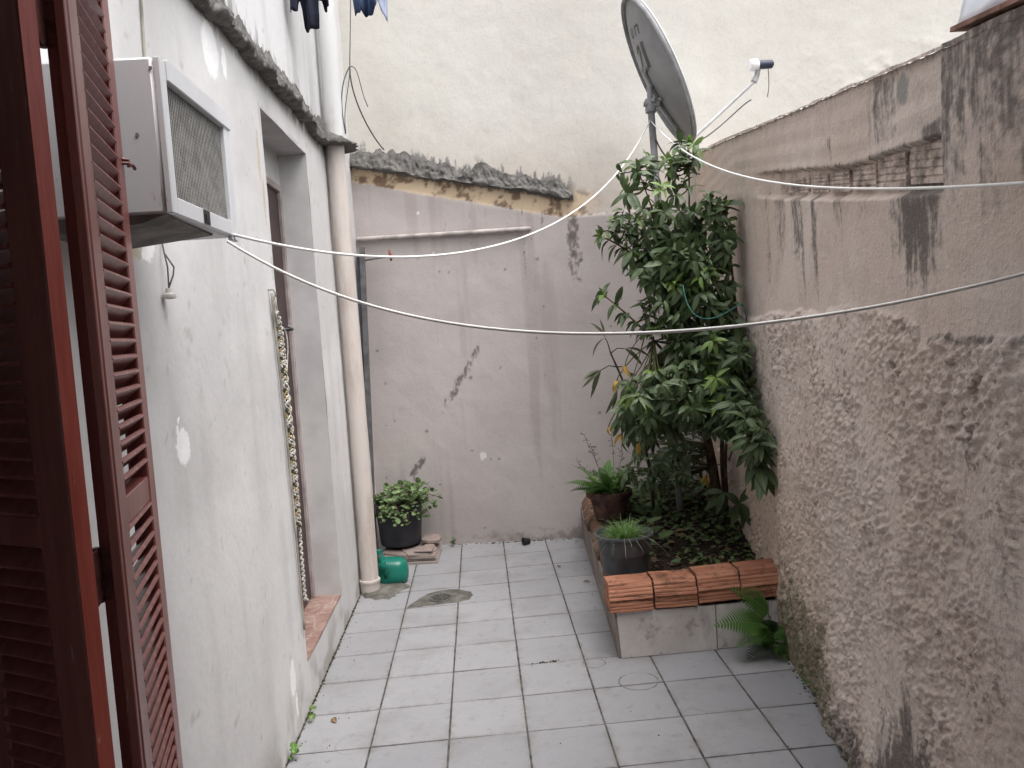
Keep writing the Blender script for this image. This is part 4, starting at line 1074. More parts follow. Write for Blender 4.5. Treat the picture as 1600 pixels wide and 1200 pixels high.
# ------------------------------------------------------------------ planter
pl = thing('planter', 'raised planter clad in grey tiles and edged with clay bricks', 'planter', (.95, 4.6, 0))
PX0, PY0, PZ = .545, 3.632, .232
def p_left(y): return PX0 + .055 * (y - PY0)      # left face drifts right with depth
k = MB()
def slab(v8, name, mat_, par=pl):
    k = MB(); k.add(v8, [(3, 2, 1, 0), (4, 5, 6, 7), (0, 1, 5, 4), (1, 2, 6, 5), (2, 3, 7, 6), (3, 0, 4, 7)]); return k.build(name, mat_, par)
def box8(x0, y0, z0, x1, y1, z1): return [(x0, y0, z0), (x1, y0, z0), (x1, y1, z0), (x0, y1, z0), (x0, y0, z1), (x1, y0, z1), (x1, y1, z1), (x0, y1, z1)]
y_end = 5.80
slab([(p_left(PY0) + .012, PY0 + .012, 0), (1.50, PY0 + .03, 0), (1.50, PY0 + .12, 0), (p_left(PY0 + .1) + .012, PY0 + .12, 0),
      (p_left(PY0) + .012, PY0 + .012, PZ - .002), (1.50, PY0 + .03, PZ - .002), (1.50, PY0 + .12, PZ - .002), (p_left(PY0 + .1) + .012, PY0 + .12, PZ - .002)], 'front_core', 'cement')
slab([(p_left(PY0 + .12) + .012, PY0 + .121, 0), (p_left(PY0 + .12) + .10, PY0 + .121, 0), (p_left(y_end) + .10, y_end, 0), (p_left(y_end) + .012, y_end, 0),
      (p_left(PY0 + .12) + .012, PY0 + .121, PZ - .002), (p_left(PY0 + .12) + .10, PY0 + .121, PZ - .002), (p_left(y_end) + .10, y_end, PZ - .002), (p_left(y_end) + .012, y_end, PZ - .002)], 'side_core', 'cement')
# front tiles (big porcelain pieces), slightly out of line
fr = [(.555, 1.010, 0.0), (1.0145, 1.262, .002), (1.266, 1.40, -.002)]
for (a, b_, off) in fr:
    za, zb2 = fz(a) + .003, fz(b_) + .003
    slab([(a, PY0 + off, za), (b_, PY0 + off - .004, zb2), (b_, PY0 + .0115, zb2), (a, PY0 + .0115, za), (a - .012 * (a < .6), PY0 - .004 + off, PZ), (b_, PY0 - .003 + off, PZ), (b_, PY0 + .0115, PZ), (a - .012 * (a < .6), PY0 + .0115, PZ)], 'front_tile', 'planter_tile')
ys = [PY0 + .004, 4.05, 4.50, 4.96, 5.42, 5.80]
for a, b_ in zip(ys[:-1], ys[1:]):
    a2 = a + .002; b2 = b_ - .002
    slab([(p_left(a2) - .004, a2, .010), (p_left(a2) + .0105, a2, .010), (p_left(b2) + .0105, b2, .010), (p_left(b2) - .004, b2, .010),
          (p_left(a2) - .011, a2, PZ), (p_left(a2) + .0105, a2, PZ), (p_left(b2) + .0105, b2, PZ), (p_left(b2) - .008, b2, PZ)], 'side_tile', 'planter_side')
# clay bricks along the front: 4, lying with a sloping grooved face
def clay_brick(x0, x1, y0, yd, z0, H, tilt, seed, along='x', fx=None, mat_='brick'):
    """grooved hollow brick; front face has a lower course and a sloping upper course"""
    random.seed(seed)
    n = 40; poly = []
    prof = [(0, 0), (.001, .008)]
    def grooves(y_a, z_a, y_b, z_b, m_):
        out = []
        for i in range(m_):
            for (t, d_) in ((i / m_ + .02, 0), ((i + .55) / m_, 0), ((i + .65) / m_, .0022), ((i + .92) / m_, .0022)):
                out.append((y_a + (y_b - y_a) * t + d_, z_a + (z_b - z_a) * t))
        return out
    prof = grooves(0, 0, .002, H * .36, 3) + [(.008, H * .385), (.008, H * .43)] + grooves(-.002, H * .45, .030, H * .94, 4) + [(.036, H * .985), (.044, H)] + [(yd, H * 1.0), (yd, 0)]
    m_ = len(prof); v = []; segs = 7
    for j in range(segs + 1):
        t = j / segs; x = x0 + (x1 - x0) * t
        for (y, z) in prof:
            w = 0.0010 * (random.random() - .5)
            if along == 'x': v.append((x + (random.uniform(-.003, .003) if j in (0, segs) else 0), y0 + y + w, z0 + z + tilt * (t - .5) + w))
            else: v.append((fx(x) + y + w, x + (random.uniform(-.003, .003) if j in (0, segs) else 0), z0 + z + tilt * (t - .5) + w))
    f = []
    for j in range(segs):
        for i in range(m_): f.append((j * m_ + i, (j + 1) * m_ + i, (j + 1) * m_ + (i + 1) % m_, j * m_ + (i + 1) % m_))
    f.append(tuple(range(m_))); f.append(tuple(reversed(range(segs * m_, (segs + 1) * m_))))
    if along == 'x': f = [tuple(reversed(q)) for q in f] if False else f
    k = MB(); k.add(v, f); o = k.build('brick', mat_, pl)
    bm = bmesh.new(); bm.from_mesh(o.data); bmesh.ops.recalc_face_normals(bm, faces=bm.faces); bm.to_mesh(o.data); bm.free()
    return o
xs = [(.512, .716), (.727, .925), (.934, 1.131), (1.141, 1.352)]
for i, (a, b_) in enumerate(xs):
    clay_brick(a, b_, PY0 - .020 + (.0, .004, .010, .006)[i], .155, PZ + .006 + (.000, .004, .013, .016)[i], .130 + (.0, -.002, .0, .004)[i], (.004, -.003, .006, .008)[i], 100 + i)
for i in range(9):
    y0 = 3.792 + i * .222
    clay_brick(y0, y0 + .212, 0, .13, PZ + .003, .088 + .008 * (i % 2), random.uniform(-.006, .006), 120 + i, 'y', lambda y, i=i: p_left(y) - .014 + .008 * ((i * 7) % 3), 'brick_w')
random.seed(21)

# soil bed
def soil_z(x, y): return .305 + .045 * sstep(3.9, 5.2, y) + .05 * sstep(1.0, 1.4, x) * sstep(4.0, 4.6, y)
def soil():
    n, m_ = 170, 90
    S = np.linspace(3.74, 5.75, n)[:, None]; K = np.linspace(0, 1, m_)[None, :]
    xl = PX0 + .055 * (S - PY0) + .06; xr = 1.30 + .13 * (S - 3.4) + .03
    X = xl + (xr - xl) * K; Y = S + 0 * K
    Z = soil_z(X, Y) + .035 * (fbm(X * 7, Y * 7, 201) - .5) + .022 * (fbm(X * 30, Y * 30, 202) - .5)
    o = link('soil', arr_mesh('soil', np.stack([X, Y, Z], -1).reshape(-1, 3), gridfaces(n, m_, True), 'soil'))
    tag(o, kind='structure')
soil()

# ------------------------------------------------------------------ the shrub
def in_yard(p, mrg=.03):
    p = p.copy()
    p.x = min(p.x, rwall_x(p.y) - mrg - .02); p.y = min(p.y, back_y(p.x) - mrg); return p
def bez(p0, p1, p2, p3, n=10):
    return [p0 * (1 - t) ** 3 + p1 * 3 * t * (1 - t) ** 2 + p2 * 3 * t * t * (1 - t) + p3 * t ** 3 for t in [i / n for i in range(n + 1)]]
sh = thing('shrub', 'tall leafy evergreen shrub growing in the planter against the right wall', 'shrub', (1.36, 4.72, .38))
def shrub():
    random.seed(5)
    LV = [lleaf(.105, .0165, .30, .25), lleaf(.095, .0145, .55, .45), lleaf(.115, .018, .2, .2, wave=.012), lleaf(.08, .014, .40, .35), lleaf(.10, .013, .7, .55), lleaf(.062, .012, .3, .3)]
    LY = [lleaf(.085, .013, .25, .3, mat_='leaf_y'), lleaf(.07, .011, .15, .35, mat_='leaf_y')]
    LYE = [lleaf(.075, .011, .6, .5, mat_='leaf_yellow'), lleaf(.06, .009, .4, .6, mat_='leaf_yellow')]
    items = []; tw = MB()
    V = Vector
    base = V((1.37, 4.72, .36))
    tr = MB()
    stems = [bez(base, base + V((-.03, -.05, .45)), V((1.22, 4.5, 1.0)), V((1.13, 4.38, 1.55)), 14),
             bez(base + V((.05, .02, 0)), V((1.40, 4.70, .7)), V((1.28, 4.42, .9)), V((1.36, 4.20, 1.45)), 12),
             bez(base + V((.035, -.02, .05)), V((1.42, 4.60, .6)), V((1.30, 4.52, .8)), V((1.40, 4.30, 1.15)), 12)]
    tr.tube(stems[0], [.034 - .0013 * i for i in range(15)], 10)
    tr.tube(stems[1], [.015 - .0005 * i for i in range(13)], 8)
    tr.tube(stems[2], [.012 - .0004 * i for i in range(13)], 8)
    up = [bez(V((1.13, 4.38, 1.5)), V((1.10, 4.35, 1.8)), V((1.02, 4.30, 2.0)), V((.88, 4.25, 2.40)), 10),
          bez(V((1.13, 4.38, 1.5)), V((1.16, 4.35, 1.8)), V((1.15, 4.25, 2.1)), V((1.155, 4.22, 2.50)), 10),
          bez(V((1.36, 4.2, 1.4)), V((1.37, 4.2, 1.6)), V((1.34, 4.2, 1.9)), V((1.31, 4.15, 2.15)), 10),
          bez(V((1.16, 4.4, 1.2)), V((1.0, 4.3, 1.4)), V((.88, 4.25, 1.55)), V((.66, 4.22, 1.735)), 10),
          bez(V((1.10, 4.36, 1.7)), V((.95, 4.3, 1.85)), V((.82, 4.25, 1.98)), V((.66, 4.2, 2.04)), 10)]
    for b_ in up: tr.tube(b_, [.011 - .0008 * i for i in range(len(b_))], 6)
    tr.build('trunk', 'bark', sh, smooth=True)
    def whorl(p, d, n, Lset, spread=(.9, 1.5), sc=(.75, 1.1), g=.5):
        d = d.normalized(); a0 = random.uniform(0, 6.28)
        u = d.orthogonal().normalized(); w = d.cross(u)
        for i in range(n):
            a = a0 + i * 2.4; sp = random.uniform(*spread)
            ld = d * math.cos(sp) + (u * math.cos(a) + w * math.sin(a)) * math.sin(sp)
            ld = (ld + V((0, 0, -g * random.uniform(.3, 1.2)))).normalized()
            q = p - d * (.012 * i * .6)
            tipp = q + ld * .12
            if tipp.x > rwall_x(tipp.y) - .015: ld.x -= (tipp.x - rwall_x(tipp.y) + .03) / .12; ld.normalize()
            items.append((random.choice(Lset), frame_m(q, ld, (d.x * .6 + random.uniform(-.3, .3), d.y * .6 - .35 + random.uniform(-.3, .3), 1), random.uniform(-.35, .35), random.uniform(*sc))))
    allst = [p for s_ in stems + up for p in s_[4:]]
    def cluster(c, r, n, g=.5, L=LV, young=.10, nl=(6, 9)):
        c = V(c)
        for _ in range(n):
            # biased towards the shell of the ellipsoid
            q = V((random.gauss(0, 1), random.gauss(0, 1), random.gauss(0, 1))).normalized() * random.uniform(.45, 1.0)
            p = in_yard(V((c.x + q.x * r[0], c.y + q.y * r[1], c.z + q.z * r[2])), .05)
            near = min(allst, key=lambda s_: (s_ - p).length)
            d = (p - near); 
            if d.length < .02: d = V((0, -.3, 1))
            d = (d.normalized() + V((random.uniform(-.3, .3), -.35, random.uniform(0, .6)))).normalized()
            mid = near.lerp(p, .5) + V((0, 0, -.03))
            tw.tube(bez(near, mid, p - d * .05, p, 5), [.004, .0037, .0034, .003, .0027, .0024], 4, False)
            whorl(p, d, random.randint(*nl), LY if random.random() < young else L, g=g)
    # masses (from top to bottom)
    cluster((.93, 4.25, 2.17), (.23, .20, .22), 26, .35, young=.35)
    cluster((1.23, 3.64, 1.04), (.07, .12, .12), 18, .8)
    cluster((1.26, 4.18, 2.06), (.15, .15, .20), 26, .4, young=.15)
    cluster((1.08, 4.22, 1.90), (.30, .26, .22), 83, .5)
    cluster((1.15, 4.20, 1.62), (.28, .24, .22), 80, .6)
    cluster((1.20, 4.08, 1.36), (.24, .25, .17), 68, .7)
    cluster((1.02, 4.05, 1.20), (.35, .27, .16), 102, .8, young=.14)
    cluster((1.24, 3.92, 1.14), (.15, .19, .16), 46, .8)
    cluster((.86, 4.2, 1.08), (.17, .17, .12), 31, .9)
    cluster((1.02, 4.25, 2.40), (.13, .14, .10), 11, .3, young=.45, nl=(4, 6))
    cluster((1.14, 4.22, 2.40), (.10, .12, .12), 11, .3, young=.35, nl=(4, 6))
    cluster((.87, 4.25, 2.34), (.10, .12, .10), 8, .3, young=.4, nl=(4, 6))
    cluster((1.06, 4.85, .78), (.30, .30, .24), 46, .8, young=.0)
    # shoots at the very top, with leaves along them
    for s_, k0 in ((up[0], 4), (up[1], 4), (up[2], 5), (up[3], 5), (up[4], 5)):
        for i in range(k0, len(s_)):
            for q in range(5):
                d = (s_[i] - s_[i - 1]).normalized(); a = random.uniform(0, 6.28)
                side = (d.orthogonal().normalized() * math.cos(a) + d.cross(d.orthogonal().normalized()) * math.sin(a))
                ld = (side + d * .5 + V((0, 0, -.25))).normalized()
                items.append((random.choice(LV if i < 8 else LY + LV), frame_m(in_yard(s_[i], .06), ld, (0, -.6, 1), random.uniform(-.6, .6), random.uniform(.75, 1.15))))
        whorl(s_[-1], (s_[-1] - s_[-2]), 5, LY + LV[:1], (.5, 1.1), (.6, .9), .25)
    # low branch hanging to the right in front of the wall
    low = bez(V((1.38, 4.5, .75)), V((1.33, 4.2, .95)), V((1.29, 3.9, 1.0)), V((1.27, 3.66, .86)), 9)
    tw.tube(low, .005, 5, False)
    BIG = [lleaf(.19, .030, .35, .2), lleaf(.17, .027, .25, .25), lleaf(.15, .026, .4, .25)]
    whorl(low[-1], V((.1, -.6, -.5)), 9, BIG, (.5, 1.2), (.75, 1.0), .8)
    whorl(low[-3], V((0, -.5, .4)), 7, LV, (.9, 1.4), (.8, 1.0), .7)
    whorl(low[-4] + V((.02, -.05, .08)), V((0, -.5, .6)), 6, LV, (.9, 1.4), (.8, 1.0), .6)
    # leaves at the foot and small inner clusters
    whorl(V((1.30, 4.35, .60)), V((-.1, -.5, .2)), 6, BIG[1:], (.7, 1.4), (.7, 1.0), 1.1)
    whorl(V((1.36, 4.25, .56)), V((.1, -.5, .2)), 5, BIG, (.7, 1.4), (.7, 1.0), 1.3)
    for (x, y, z) in ((1.03, 4.35, .86), (.98, 4.45, .78), (1.06, 4.3, .74), (1.15, 4.5, .80), (.93, 4.5, .92)):
        whorl(V((x, y, z)), V((-.3, -.5, .1)), 5, LV, (.8, 1.4), (.65, .9), 1.0)
        near = stems[0][5]; tw.tube(bez(near, near.lerp(V((x, y, z)), .5) + V((0, 0, .08)), V((x, y, z + .04)), V((x, y, z)), 5), .0035, 4, False)
    # yellow leaves
    for (x, y, z, n) in ((.71, 4.25, 1.27, 4), (.73, 4.22, 1.15, 3), (.72, 4.25, .98, 3), (.80, 4.2, .93, 3), (.66, 4.3, 1.02, 2), (1.24, 4.5, .66, 4), (.75, 4.2, 1.35, 3)):
        whorl(V((x, y, z)), V((-.3, -.3, -.3)), n, LYE, (.5, 1.3), (.6, 1.0), 1.0)
        near = min(allst, key=lambda s_: (s_ - V((x, y, z))).length); tw.tube(bez(near, near.lerp(V((x, y, z)), .5) + V((0, 0, .05)), V((x, y, z + .03)), V((x, y, z)), 5), .003, 4, False)
    tw.build('twigs', 'twig', sh, smooth=True)
    place_leaves(items, sh, 300, 'foliage')
shrub()

# dry palm-like seedling at the left of the shrub
pm = thing('narrow_leaf_plant', 'thin half-dry plant with narrow hanging leaves left of the shrub', 'plant', (1.02, 4.95, .34))
def palm():
    random.seed(12); k = MB(); V = Vector
    st = bez(V((1.02, 4.95, .33)), V((1.00, 4.8, .8)), V((.85, 4.5, 1.1)), V((.70, 4.33, 1.42)), 12)
    k.tube(st, [.011 - .0005 * i for i in range(13)], 8); k.build('stem', 'bark', pm, smooth=True)
    PL = [lleaf(.17, .010, .35, .3, mat_='palm', tip=1.1), lleaf(.15, .012, .5, .3, mat_='palm', tip=1.1)]
    items = []
    for (p, d, n) in ((st[11], V((-.9, -.2, -.1)), 6), (st[12], V((-.2, -.1, .6)), 3), (st[10], V((-.5, -.3, -.6)), 4), (st[11], V((.6, -.3, -.3)), 5), (st[12], V((.7, -.2, .2)), 4)):
        arm = p + d.normalized() * random.uniform(.06, .13)
        k2 = MB(); k2.tube([p, p.lerp(arm, .5) + V((0, 0, .015)), arm], [.004, .003, .0025], 5); k2.build('twig', 'twig', pm, smooth=True)
        for i in range(n):
            a = (i - (n - 1) / 2) * .32
            ld = (d.normalized() + V((random.uniform(-.3, .3), random.uniform(-.5, .2), -.75 + a))).normalized()
            items.append((random.choice(PL), frame_m(arm, ld, (0, -.7, .7), random.uniform(-.4, .4), random.uniform(.6, 1.0))))
    place_leaves(items, pm)
palm()
k = MB(); V = Vector
k.tube(bez(V((1.03, 4.0, 1.75)), V((1.02, 3.92, 1.60)), V((1.08, 3.9, 1.52)), V((1.25, 3.9, 1.62)), 14) + bez(V((1.27, 3.9, 1.63)), V((1.30, 3.92, 1.66)), V((1.33, 3.95, 1.62)), V((1.345, 4.0, 1.55)), 6), .0028, 6)
tag(k.build('teal_string', 'teal', smooth=True), 'thin teal string tied round the middle of the shrub', 'string')

# ------------------------------------------------------------------ pots in the planter
gp = thing('grass_pot', 'charcoal plastic pot of green grass at the planter corner', 'potted plant', (.645, 3.93, .335))
k = MB(); c = (.648, 3.93, .335); GS = 1.09
k.lathe([(r * GS, z) for r, z in [(0, .0), (.098, .0), (.103, .006), (.113, .095), (.115, .098), (.116, .102), (.126, .178), (.132, .180), (.136, .188), (.135, .197), (.128, .199), (.124, .192), (.120, .165), (0, .165)]], 44, c); k.build('pot', 'greypot', gp, auto=35)
k = MB(); k.lathe([(.131, .168), (.06, .176), (0, .178)], 20, c); k.build('pot_soil', 'soil', gp)
def blade(L, W, droop, mat_='grass', name='blade'):
    k = MB(); v = []; n = 6
    for i in range(n + 1):
        t = i / n; w = W * (1 - t) ** .6 if i < n else 0
        v += [(L * (t - .25 * droop * t * t), -w, -droop * L * t * t * .9), (L * (t - .25 * droop * t * t), w, -droop * L * t * t * .9)]
    k.add(v, [(2 * i, 2 * i + 2, 2 * i + 3, 2 * i + 1) for i in range(n)])
    return k.mesh(name, mat_, smooth=True)
def grass():
    random.seed(31)
    G = [blade(.13, .0022, .35), blade(.10, .0022, .6), blade(.15, .002, .8), blade(.09, .0025, .2)]
    GD = [blade(.14, .0016, 1.1, 'grass_dry'), blade(.16, .0014, .9, 'grass_dry')]
    it = []; top = Vector((c[0], c[1], c[2] + .175))
    for i in range(420):
        a = random.uniform(0, 6.28); r = .055 * math.sqrt(random.random()); p = top + Vector((r * math.cos(a), r * math.sin(a), 0))
        el = random.uniform(.35, 1.4); a2 = a + random.uniform(-.7, .7)
        it.append((random.choice(G), frame_m(p, (math.cos(a2) * math.cos(el), math.sin(a2) * math.cos(el), math.sin(el)), (0, 0, 1), 0, random.uniform(.5, .95))))
    for i in range(48):
        a = random.uniform(0, 6.28); r = .10 * math.sqrt(random.random()); p = top + Vector((r * math.cos(a), r * math.sin(a), 0)); el = random.uniform(.1, 1.2)
        it.append((random.choice(GD), frame_m(p, (math.cos(a) * math.cos(el), math.sin(a) * math.cos(el), math.sin(el)), (0, 0, 1), 0, random.uniform(.6, 1.1))))
    join_inst('grass', it, gp)
grass()

tpot = thing('fern_pot', 'old brown clay pot of ferns and weeds behind the charcoal pot', 'potted plant', (.745, 5.02, .35))
k = MB(); c2 = (.752, 5.0, .345); k.lathe([(0, 0), (.095, .0), (.125, .135), (.143, .138), (.148, .150), (.148, .172), (.142, .178), (.128, .174), (.122, .150), (0, .15)], 36, c2); k.build('pot', 'terra', tpot, auto=40)
k = MB(); k.lathe([(.123, .152), (.06, .162), (0, .165)], 20, c2); k.build('pot_soil', 'soil', tpot)
def frond(L, W, n=14, droop=.35, mat_='fern', name='frond', pin=.66):
    """a fern frond along +x: midrib with tapering toothed pinnae on both sides"""
    k = MB(); 
    def mid(t): return (L * (t - .15 * droop * t * t), 0, -droop * L * t * t * .8 + .10 * L * math.sin(math.pi * t * .8))
    pts = [mid(i / 10) for i in range(11)]
    k.tube(pts, [.0018 * (1 - .07 * i) for i in range(11)], 4, False)
    for i in range(1, n):
        t = .10 + .9 * i / n; w = W * (math.sin(math.pi * min(1, .12 + t * .92)) ** .75) * (1 if t < .5 else (1 - (t - .5) * .9))
        x, y, z = mid(t); h = L / n * pin
        for s_ in (-1, 1):
            v = [(x - h, 0, z), (x + h * .7, 0, z), (x + h * .9 + w * .18, s_ * w * .45, z + .04 * w), (x - h * .55 + w * .16, s_ * w * .5, z + .03 * w), (x + h * .5 + w * .30, s_ * w * .8, z - .05 * w), (x - h * .25 + w * .30, s_ * w * .82, z - .05 * w), (x + w * .42, s_ * w, z - .14 * w)]
            f = [(0, 1, 2, 3), (3, 2, 4, 5), (5, 4, 6)]
            k.add(v, f if s_ < 0 else [tuple(reversed(q)) for q in f])
    return k.mesh(name, mat_, smooth=True)
def potfern():
    random.seed(41)
    FR = [frond(.25, .050, 22, .45, pin=.42), frond(.21, .045, 18, .6, 'fern_d', pin=.42), frond(.27, .048, 22, .35, pin=.42)]
    top = Vector((c2[0], c2[1], c2[2] + .16)); off = Vector(OFF[tpot.name])
    for i in range(26):
        a = random.uniform(0, 6.28) if i > 10 else random.uniform(2.6, 4.4)
        el = random.uniform(.35, 1.15); d = (math.cos(a) * math.cos(el), math.sin(a) * math.cos(el), math.sin(el))
        mt = frame_m(top + Vector((.05 * math.cos(a), .05 * math.sin(a), 0)), d, (0, 0, 1), random.uniform(-.5, .5), random.uniform(.7, 1.05)); mt.translation -= off
        link('frond', random.choice(FR), tpot, mt)
    W = [lleaf(.06, .022, .2, .2, mat_='weed'), lleaf(.045, .018, .3, .2, mat_='leaf_y')]; it = []
    for i in range(60):
        a = random.uniform(0, 6.28); r = random.uniform(.0, .10); el = random.uniform(.2, 1.3); h = random.uniform(0, .10)
        it.append((random.choice(W), frame_m(top + Vector((r * math.cos(a), r * math.sin(a), h)), (math.cos(a) * math.cos(el), math.sin(a) * math.cos(el), math.sin(el)), (0, -.3, 1), 0, random.uniform(.5, 1.0))))
    place_leaves(it, tpot)
    k = MB()
    for (x, y, z) in ((.62, 5.05, .88), (.66, 5.05, .80), (.80, 5.1, .86), (.56, 4.95, .72), (.86, 5.08, .78)):
        p0 = top + Vector((random.uniform(-.05, .05), random.uniform(-.05, .05), 0)); p3 = Vector((x, y, z))
        pts = bez(p0, p0 + Vector((0, 0, .12)), p3 + Vector((.02, 0, -.08)), p3, 8); k.tube(pts, .0014, 4, False)
        for q in range(5, 9):
            for s_ in range(3):
                e = pts[q] + Vector((random.uniform(-.03, .03), random.uniform(-.02, .02), random.uniform(-.01, .025))); k.tube([pts[q], e], [.0009, .0022], 4)
    k.build('dry_stalks', 'twig', tpot)
potfern()

# ------------------------------------------------------------------ weeds and litter on the soil
def weeds():
    random.seed(51); it = []; litter = []
    W = [lleaf(.045, .014, .3, .2, mat_='weed'), lleaf(.035, .013, .2, .25, mat_='weed'), rleaf(.014, mat_='weed'), lleaf(.055, .013, .4, .25, mat_='weed')]
    Lt = [lleaf(.06, .013, .15, .5, mat_='litter'), lleaf(.045, .012, .1, .35, mat_='litter'), lleaf(.07, .014, .2, .4, mat_='leaf_dry')]
    for i in range(950):
        y = random.uniform(3.80, 5.65); x = random.uniform(p_left(y) + .10, rwall_x(y) - .03)
        d = fbm(np.array([x * 4.0]), np.array([y * 4.0]), 301)[0]
        if d < .40 and y > 3.95: continue
        if y < 4.15 and x < .95: continue
        if y < 4.0 and random.random() < .35: continue
        if (x - .75) ** 2 + (y - 5.0) ** 2 < .16 ** 2: continue
        z = float(soil_z(x, y)) + random.uniform(.0, .045)
        a = random.uniform(0, 6.28); el = random.uniform(-.1, .9)
        it.append((random.choice(W), frame_m((x, y, z), (math.cos(a) * math.cos(el), math.sin(a) * math.cos(el), math.sin(el)), (random.uniform(-.5, .5), random.uniform(-.7, .3), 1), 0, random.uniform(.6, 1.25))))
    for i in range(420):
        y = random.uniform(3.80, 5.65); x = random.uniform(p_left(y) + .10, rwall_x(y) - .03); a = random.uniform(0, 6.28)
        z = float(soil_z(x, y)) + random.uniform(.005, .022)
        litter.append((random.choice(Lt), frame_m((x, y, z), (math.cos(a), math.sin(a), random.uniform(-.15, .15)), (random.uniform(-.4, .4), random.uniform(-.4, .4), 1), 0, random.uniform(.5, 1.0))))
    for i in range(330):
        y = random.uniform(4.9, 5.55); x = random.uniform(.86, 1.42); h = random.uniform(.02, .20) * (1 if y > 5.1 else .5)
        x = min(x, rwall_x(y) - .05); a = random.uniform(0, 6.28); el = random.uniform(-.2, 1.1)
        it.append((random.choice(W), frame_m((x, y, float(soil_z(x, y)) + h), (math.cos(a) * math.cos(el), math.sin(a) * math.cos(el), math.sin(el)), (random.uniform(-.5, .5), random.uniform(-.7, .3), 1), 0, random.uniform(.8, 1.6))))
    tag(join_inst('weeds', it), 'low green weeds covering the planter soil', 'weeds')
    tag(join_inst('leaf_litter', litter), 'fallen brown leaves scattered over the planter soil', 'leaf litter')
    big = thing('broad_leaf_weed', 'broad round-leaved weed behind the charcoal grass pot', 'plant', (.80, 4.25, .33)); items = []
    B = [rleaf(.045, 12, .3, mat_='weed'), rleaf(.038, 12, .35, mat_='weed')]
    k = MB()
    for (dx, dy, dz, r) in ((-.05, 0, .15, 0), (.05, .02, .17, 1), (.0, .05, .12, 1), (.09, -.03, .10, 0)):
        p = Vector((.80 + dx, 4.25 + dy, .33 + dz)); k.tube(bez(Vector((.80, 4.25, .31)), Vector((.80, 4.25, .38)), p - Vector((0, 0, .03)), p, 5), .0022, 5)
        items.append((B[r], frame_m(p, (dx * 8, -.6, .1), (0, -.3, 1), 0, random.uniform(.9, 1.1))))
    k.build('stem', 'twig', big, smooth=True); place_leaves(items, big)
weeds()

# fern at the planter foot
fe = thing('fern', 'bright green fern sprouting from the floor beside the planter front', 'fern', (1.24, 3.56, .02))
def fern():
    random.seed(61); off = Vector(OFF[fe.name]); V = Vector
    F1 = frond(.42, .105, 24, .45); F2 = frond(.30, .080, 20, .5); F3 = frond(.24, .065, 16, .5, 'fern_d'); F4 = frond(.18, .055, 14, .3)
    b0 = V((1.255, 3.575, .02))
    for (me, d, rl, s_, p) in ((F1, (-.86, -.38, .42), -.25, .92, b0 + V((0, -.01, .10))), (F2, (-.62, -.30, .78), -.5, 1.0, b0 + V((-.01, -.01, .16))), (F3, (-.75, -.5, .12), .2, 1.0, b0 + V((0, -.02, .04))), (F4, (-.25, -.9, .15), .1, 1.0, b0 + V((0, -.03, .05))),
                               (F2, (.25, -.85, .45), .3, .62, b0 + V((.0, -.01, .05))), (F4, (.55, -.6, .55), .4, .95, b0 + V((0, 0, .06))), (F3, (-.2, -.2, .9), .0, .9, b0 + V((0, .0, .03))), (F4, (.05, -.95, -.02), .1, .9, b0 + V((0, -.03, .03))), (F4, (.4, -.8, .2), .1, .9, b0 + V((.02, -.03, .03))), (F1, (-.80, -.50, .28), .15, .72, b0 + V((0, -.02, .07))), (F2, (-.45, -.75, .40), .0, .8, b0 + V((0, -.02, .08)))):
        mt = frame_m(p, d, (.1, -.5, 1), rl, s_ * .86); mt.translation -= off; link('frond', me, fe, mt)
    k = MB()
    for e in ((-.02, -.01, .12), (-.01, -.02, .17), (0, -.02, .07), (.01, -.01, .08)): k.tube([b0 + V((0, .01, -.01)), b0 + V(e) * .5, b0 + V(e)], .002, 4)
    k.build('stalks', 'twig', fe)
fern()
def small_weed(p, n, s_, label, mat_='weed', seed=0):
    random.seed(seed); t = thing('small_weed', label, 'weed', p, 'weeds rooted along the edges of the tiled floor')
    B = [lleaf(.05, .016, .25, .25, mat_=mat_), rleaf(.016, mat_=mat_)]; it = []
    for i in range(n):
        a = random.uniform(0, 6.28); el = random.uniform(.05, 1.2); h = random.uniform(0, .05) * s_
        it.append((B[i % 2], frame_m(Vector(p) + Vector((random.uniform(-.01, .01), random.uniform(-.02, .02), h + .004)), (math.cos(a) * math.cos(el), math.sin(a) * math.cos(el), math.sin(el)), (0, -.2, 1), 0, s_ * random.uniform(.6, 1.0))))
    place_leaves(it, t)
small_weed((-.835, 3.33, -.008), 10, .75, 'small yellow-green weed at the foot of the left wall under the flaked patch', 'leaf_y', 1)
small_weed((-.830, 3.00, -.008), 10, .8, 'small green weed at the foot of the left wall at the bottom picture edge', 'grass', 2)
small_weed((1.20, 2.77, .02), 8, .9, 'lone yellow-green weed at the foot of the right wall', 'leaf_y', 3)
small_weed((1.285, 3.25, .02), 22, 1.2, 'leafy weed tuft at the foot of the right wall beside the fern', 'fern', 4)
small_weed((1.27, 3.10, .02), 14, 1.0, 'weed tuft at the foot of the right wall a step nearer than the fern', 'weed', 5)
small_weed((-.30, 5.88, .0), 14, .7, 'tiny dark weed at the foot of the back wall', 'weed', 6)

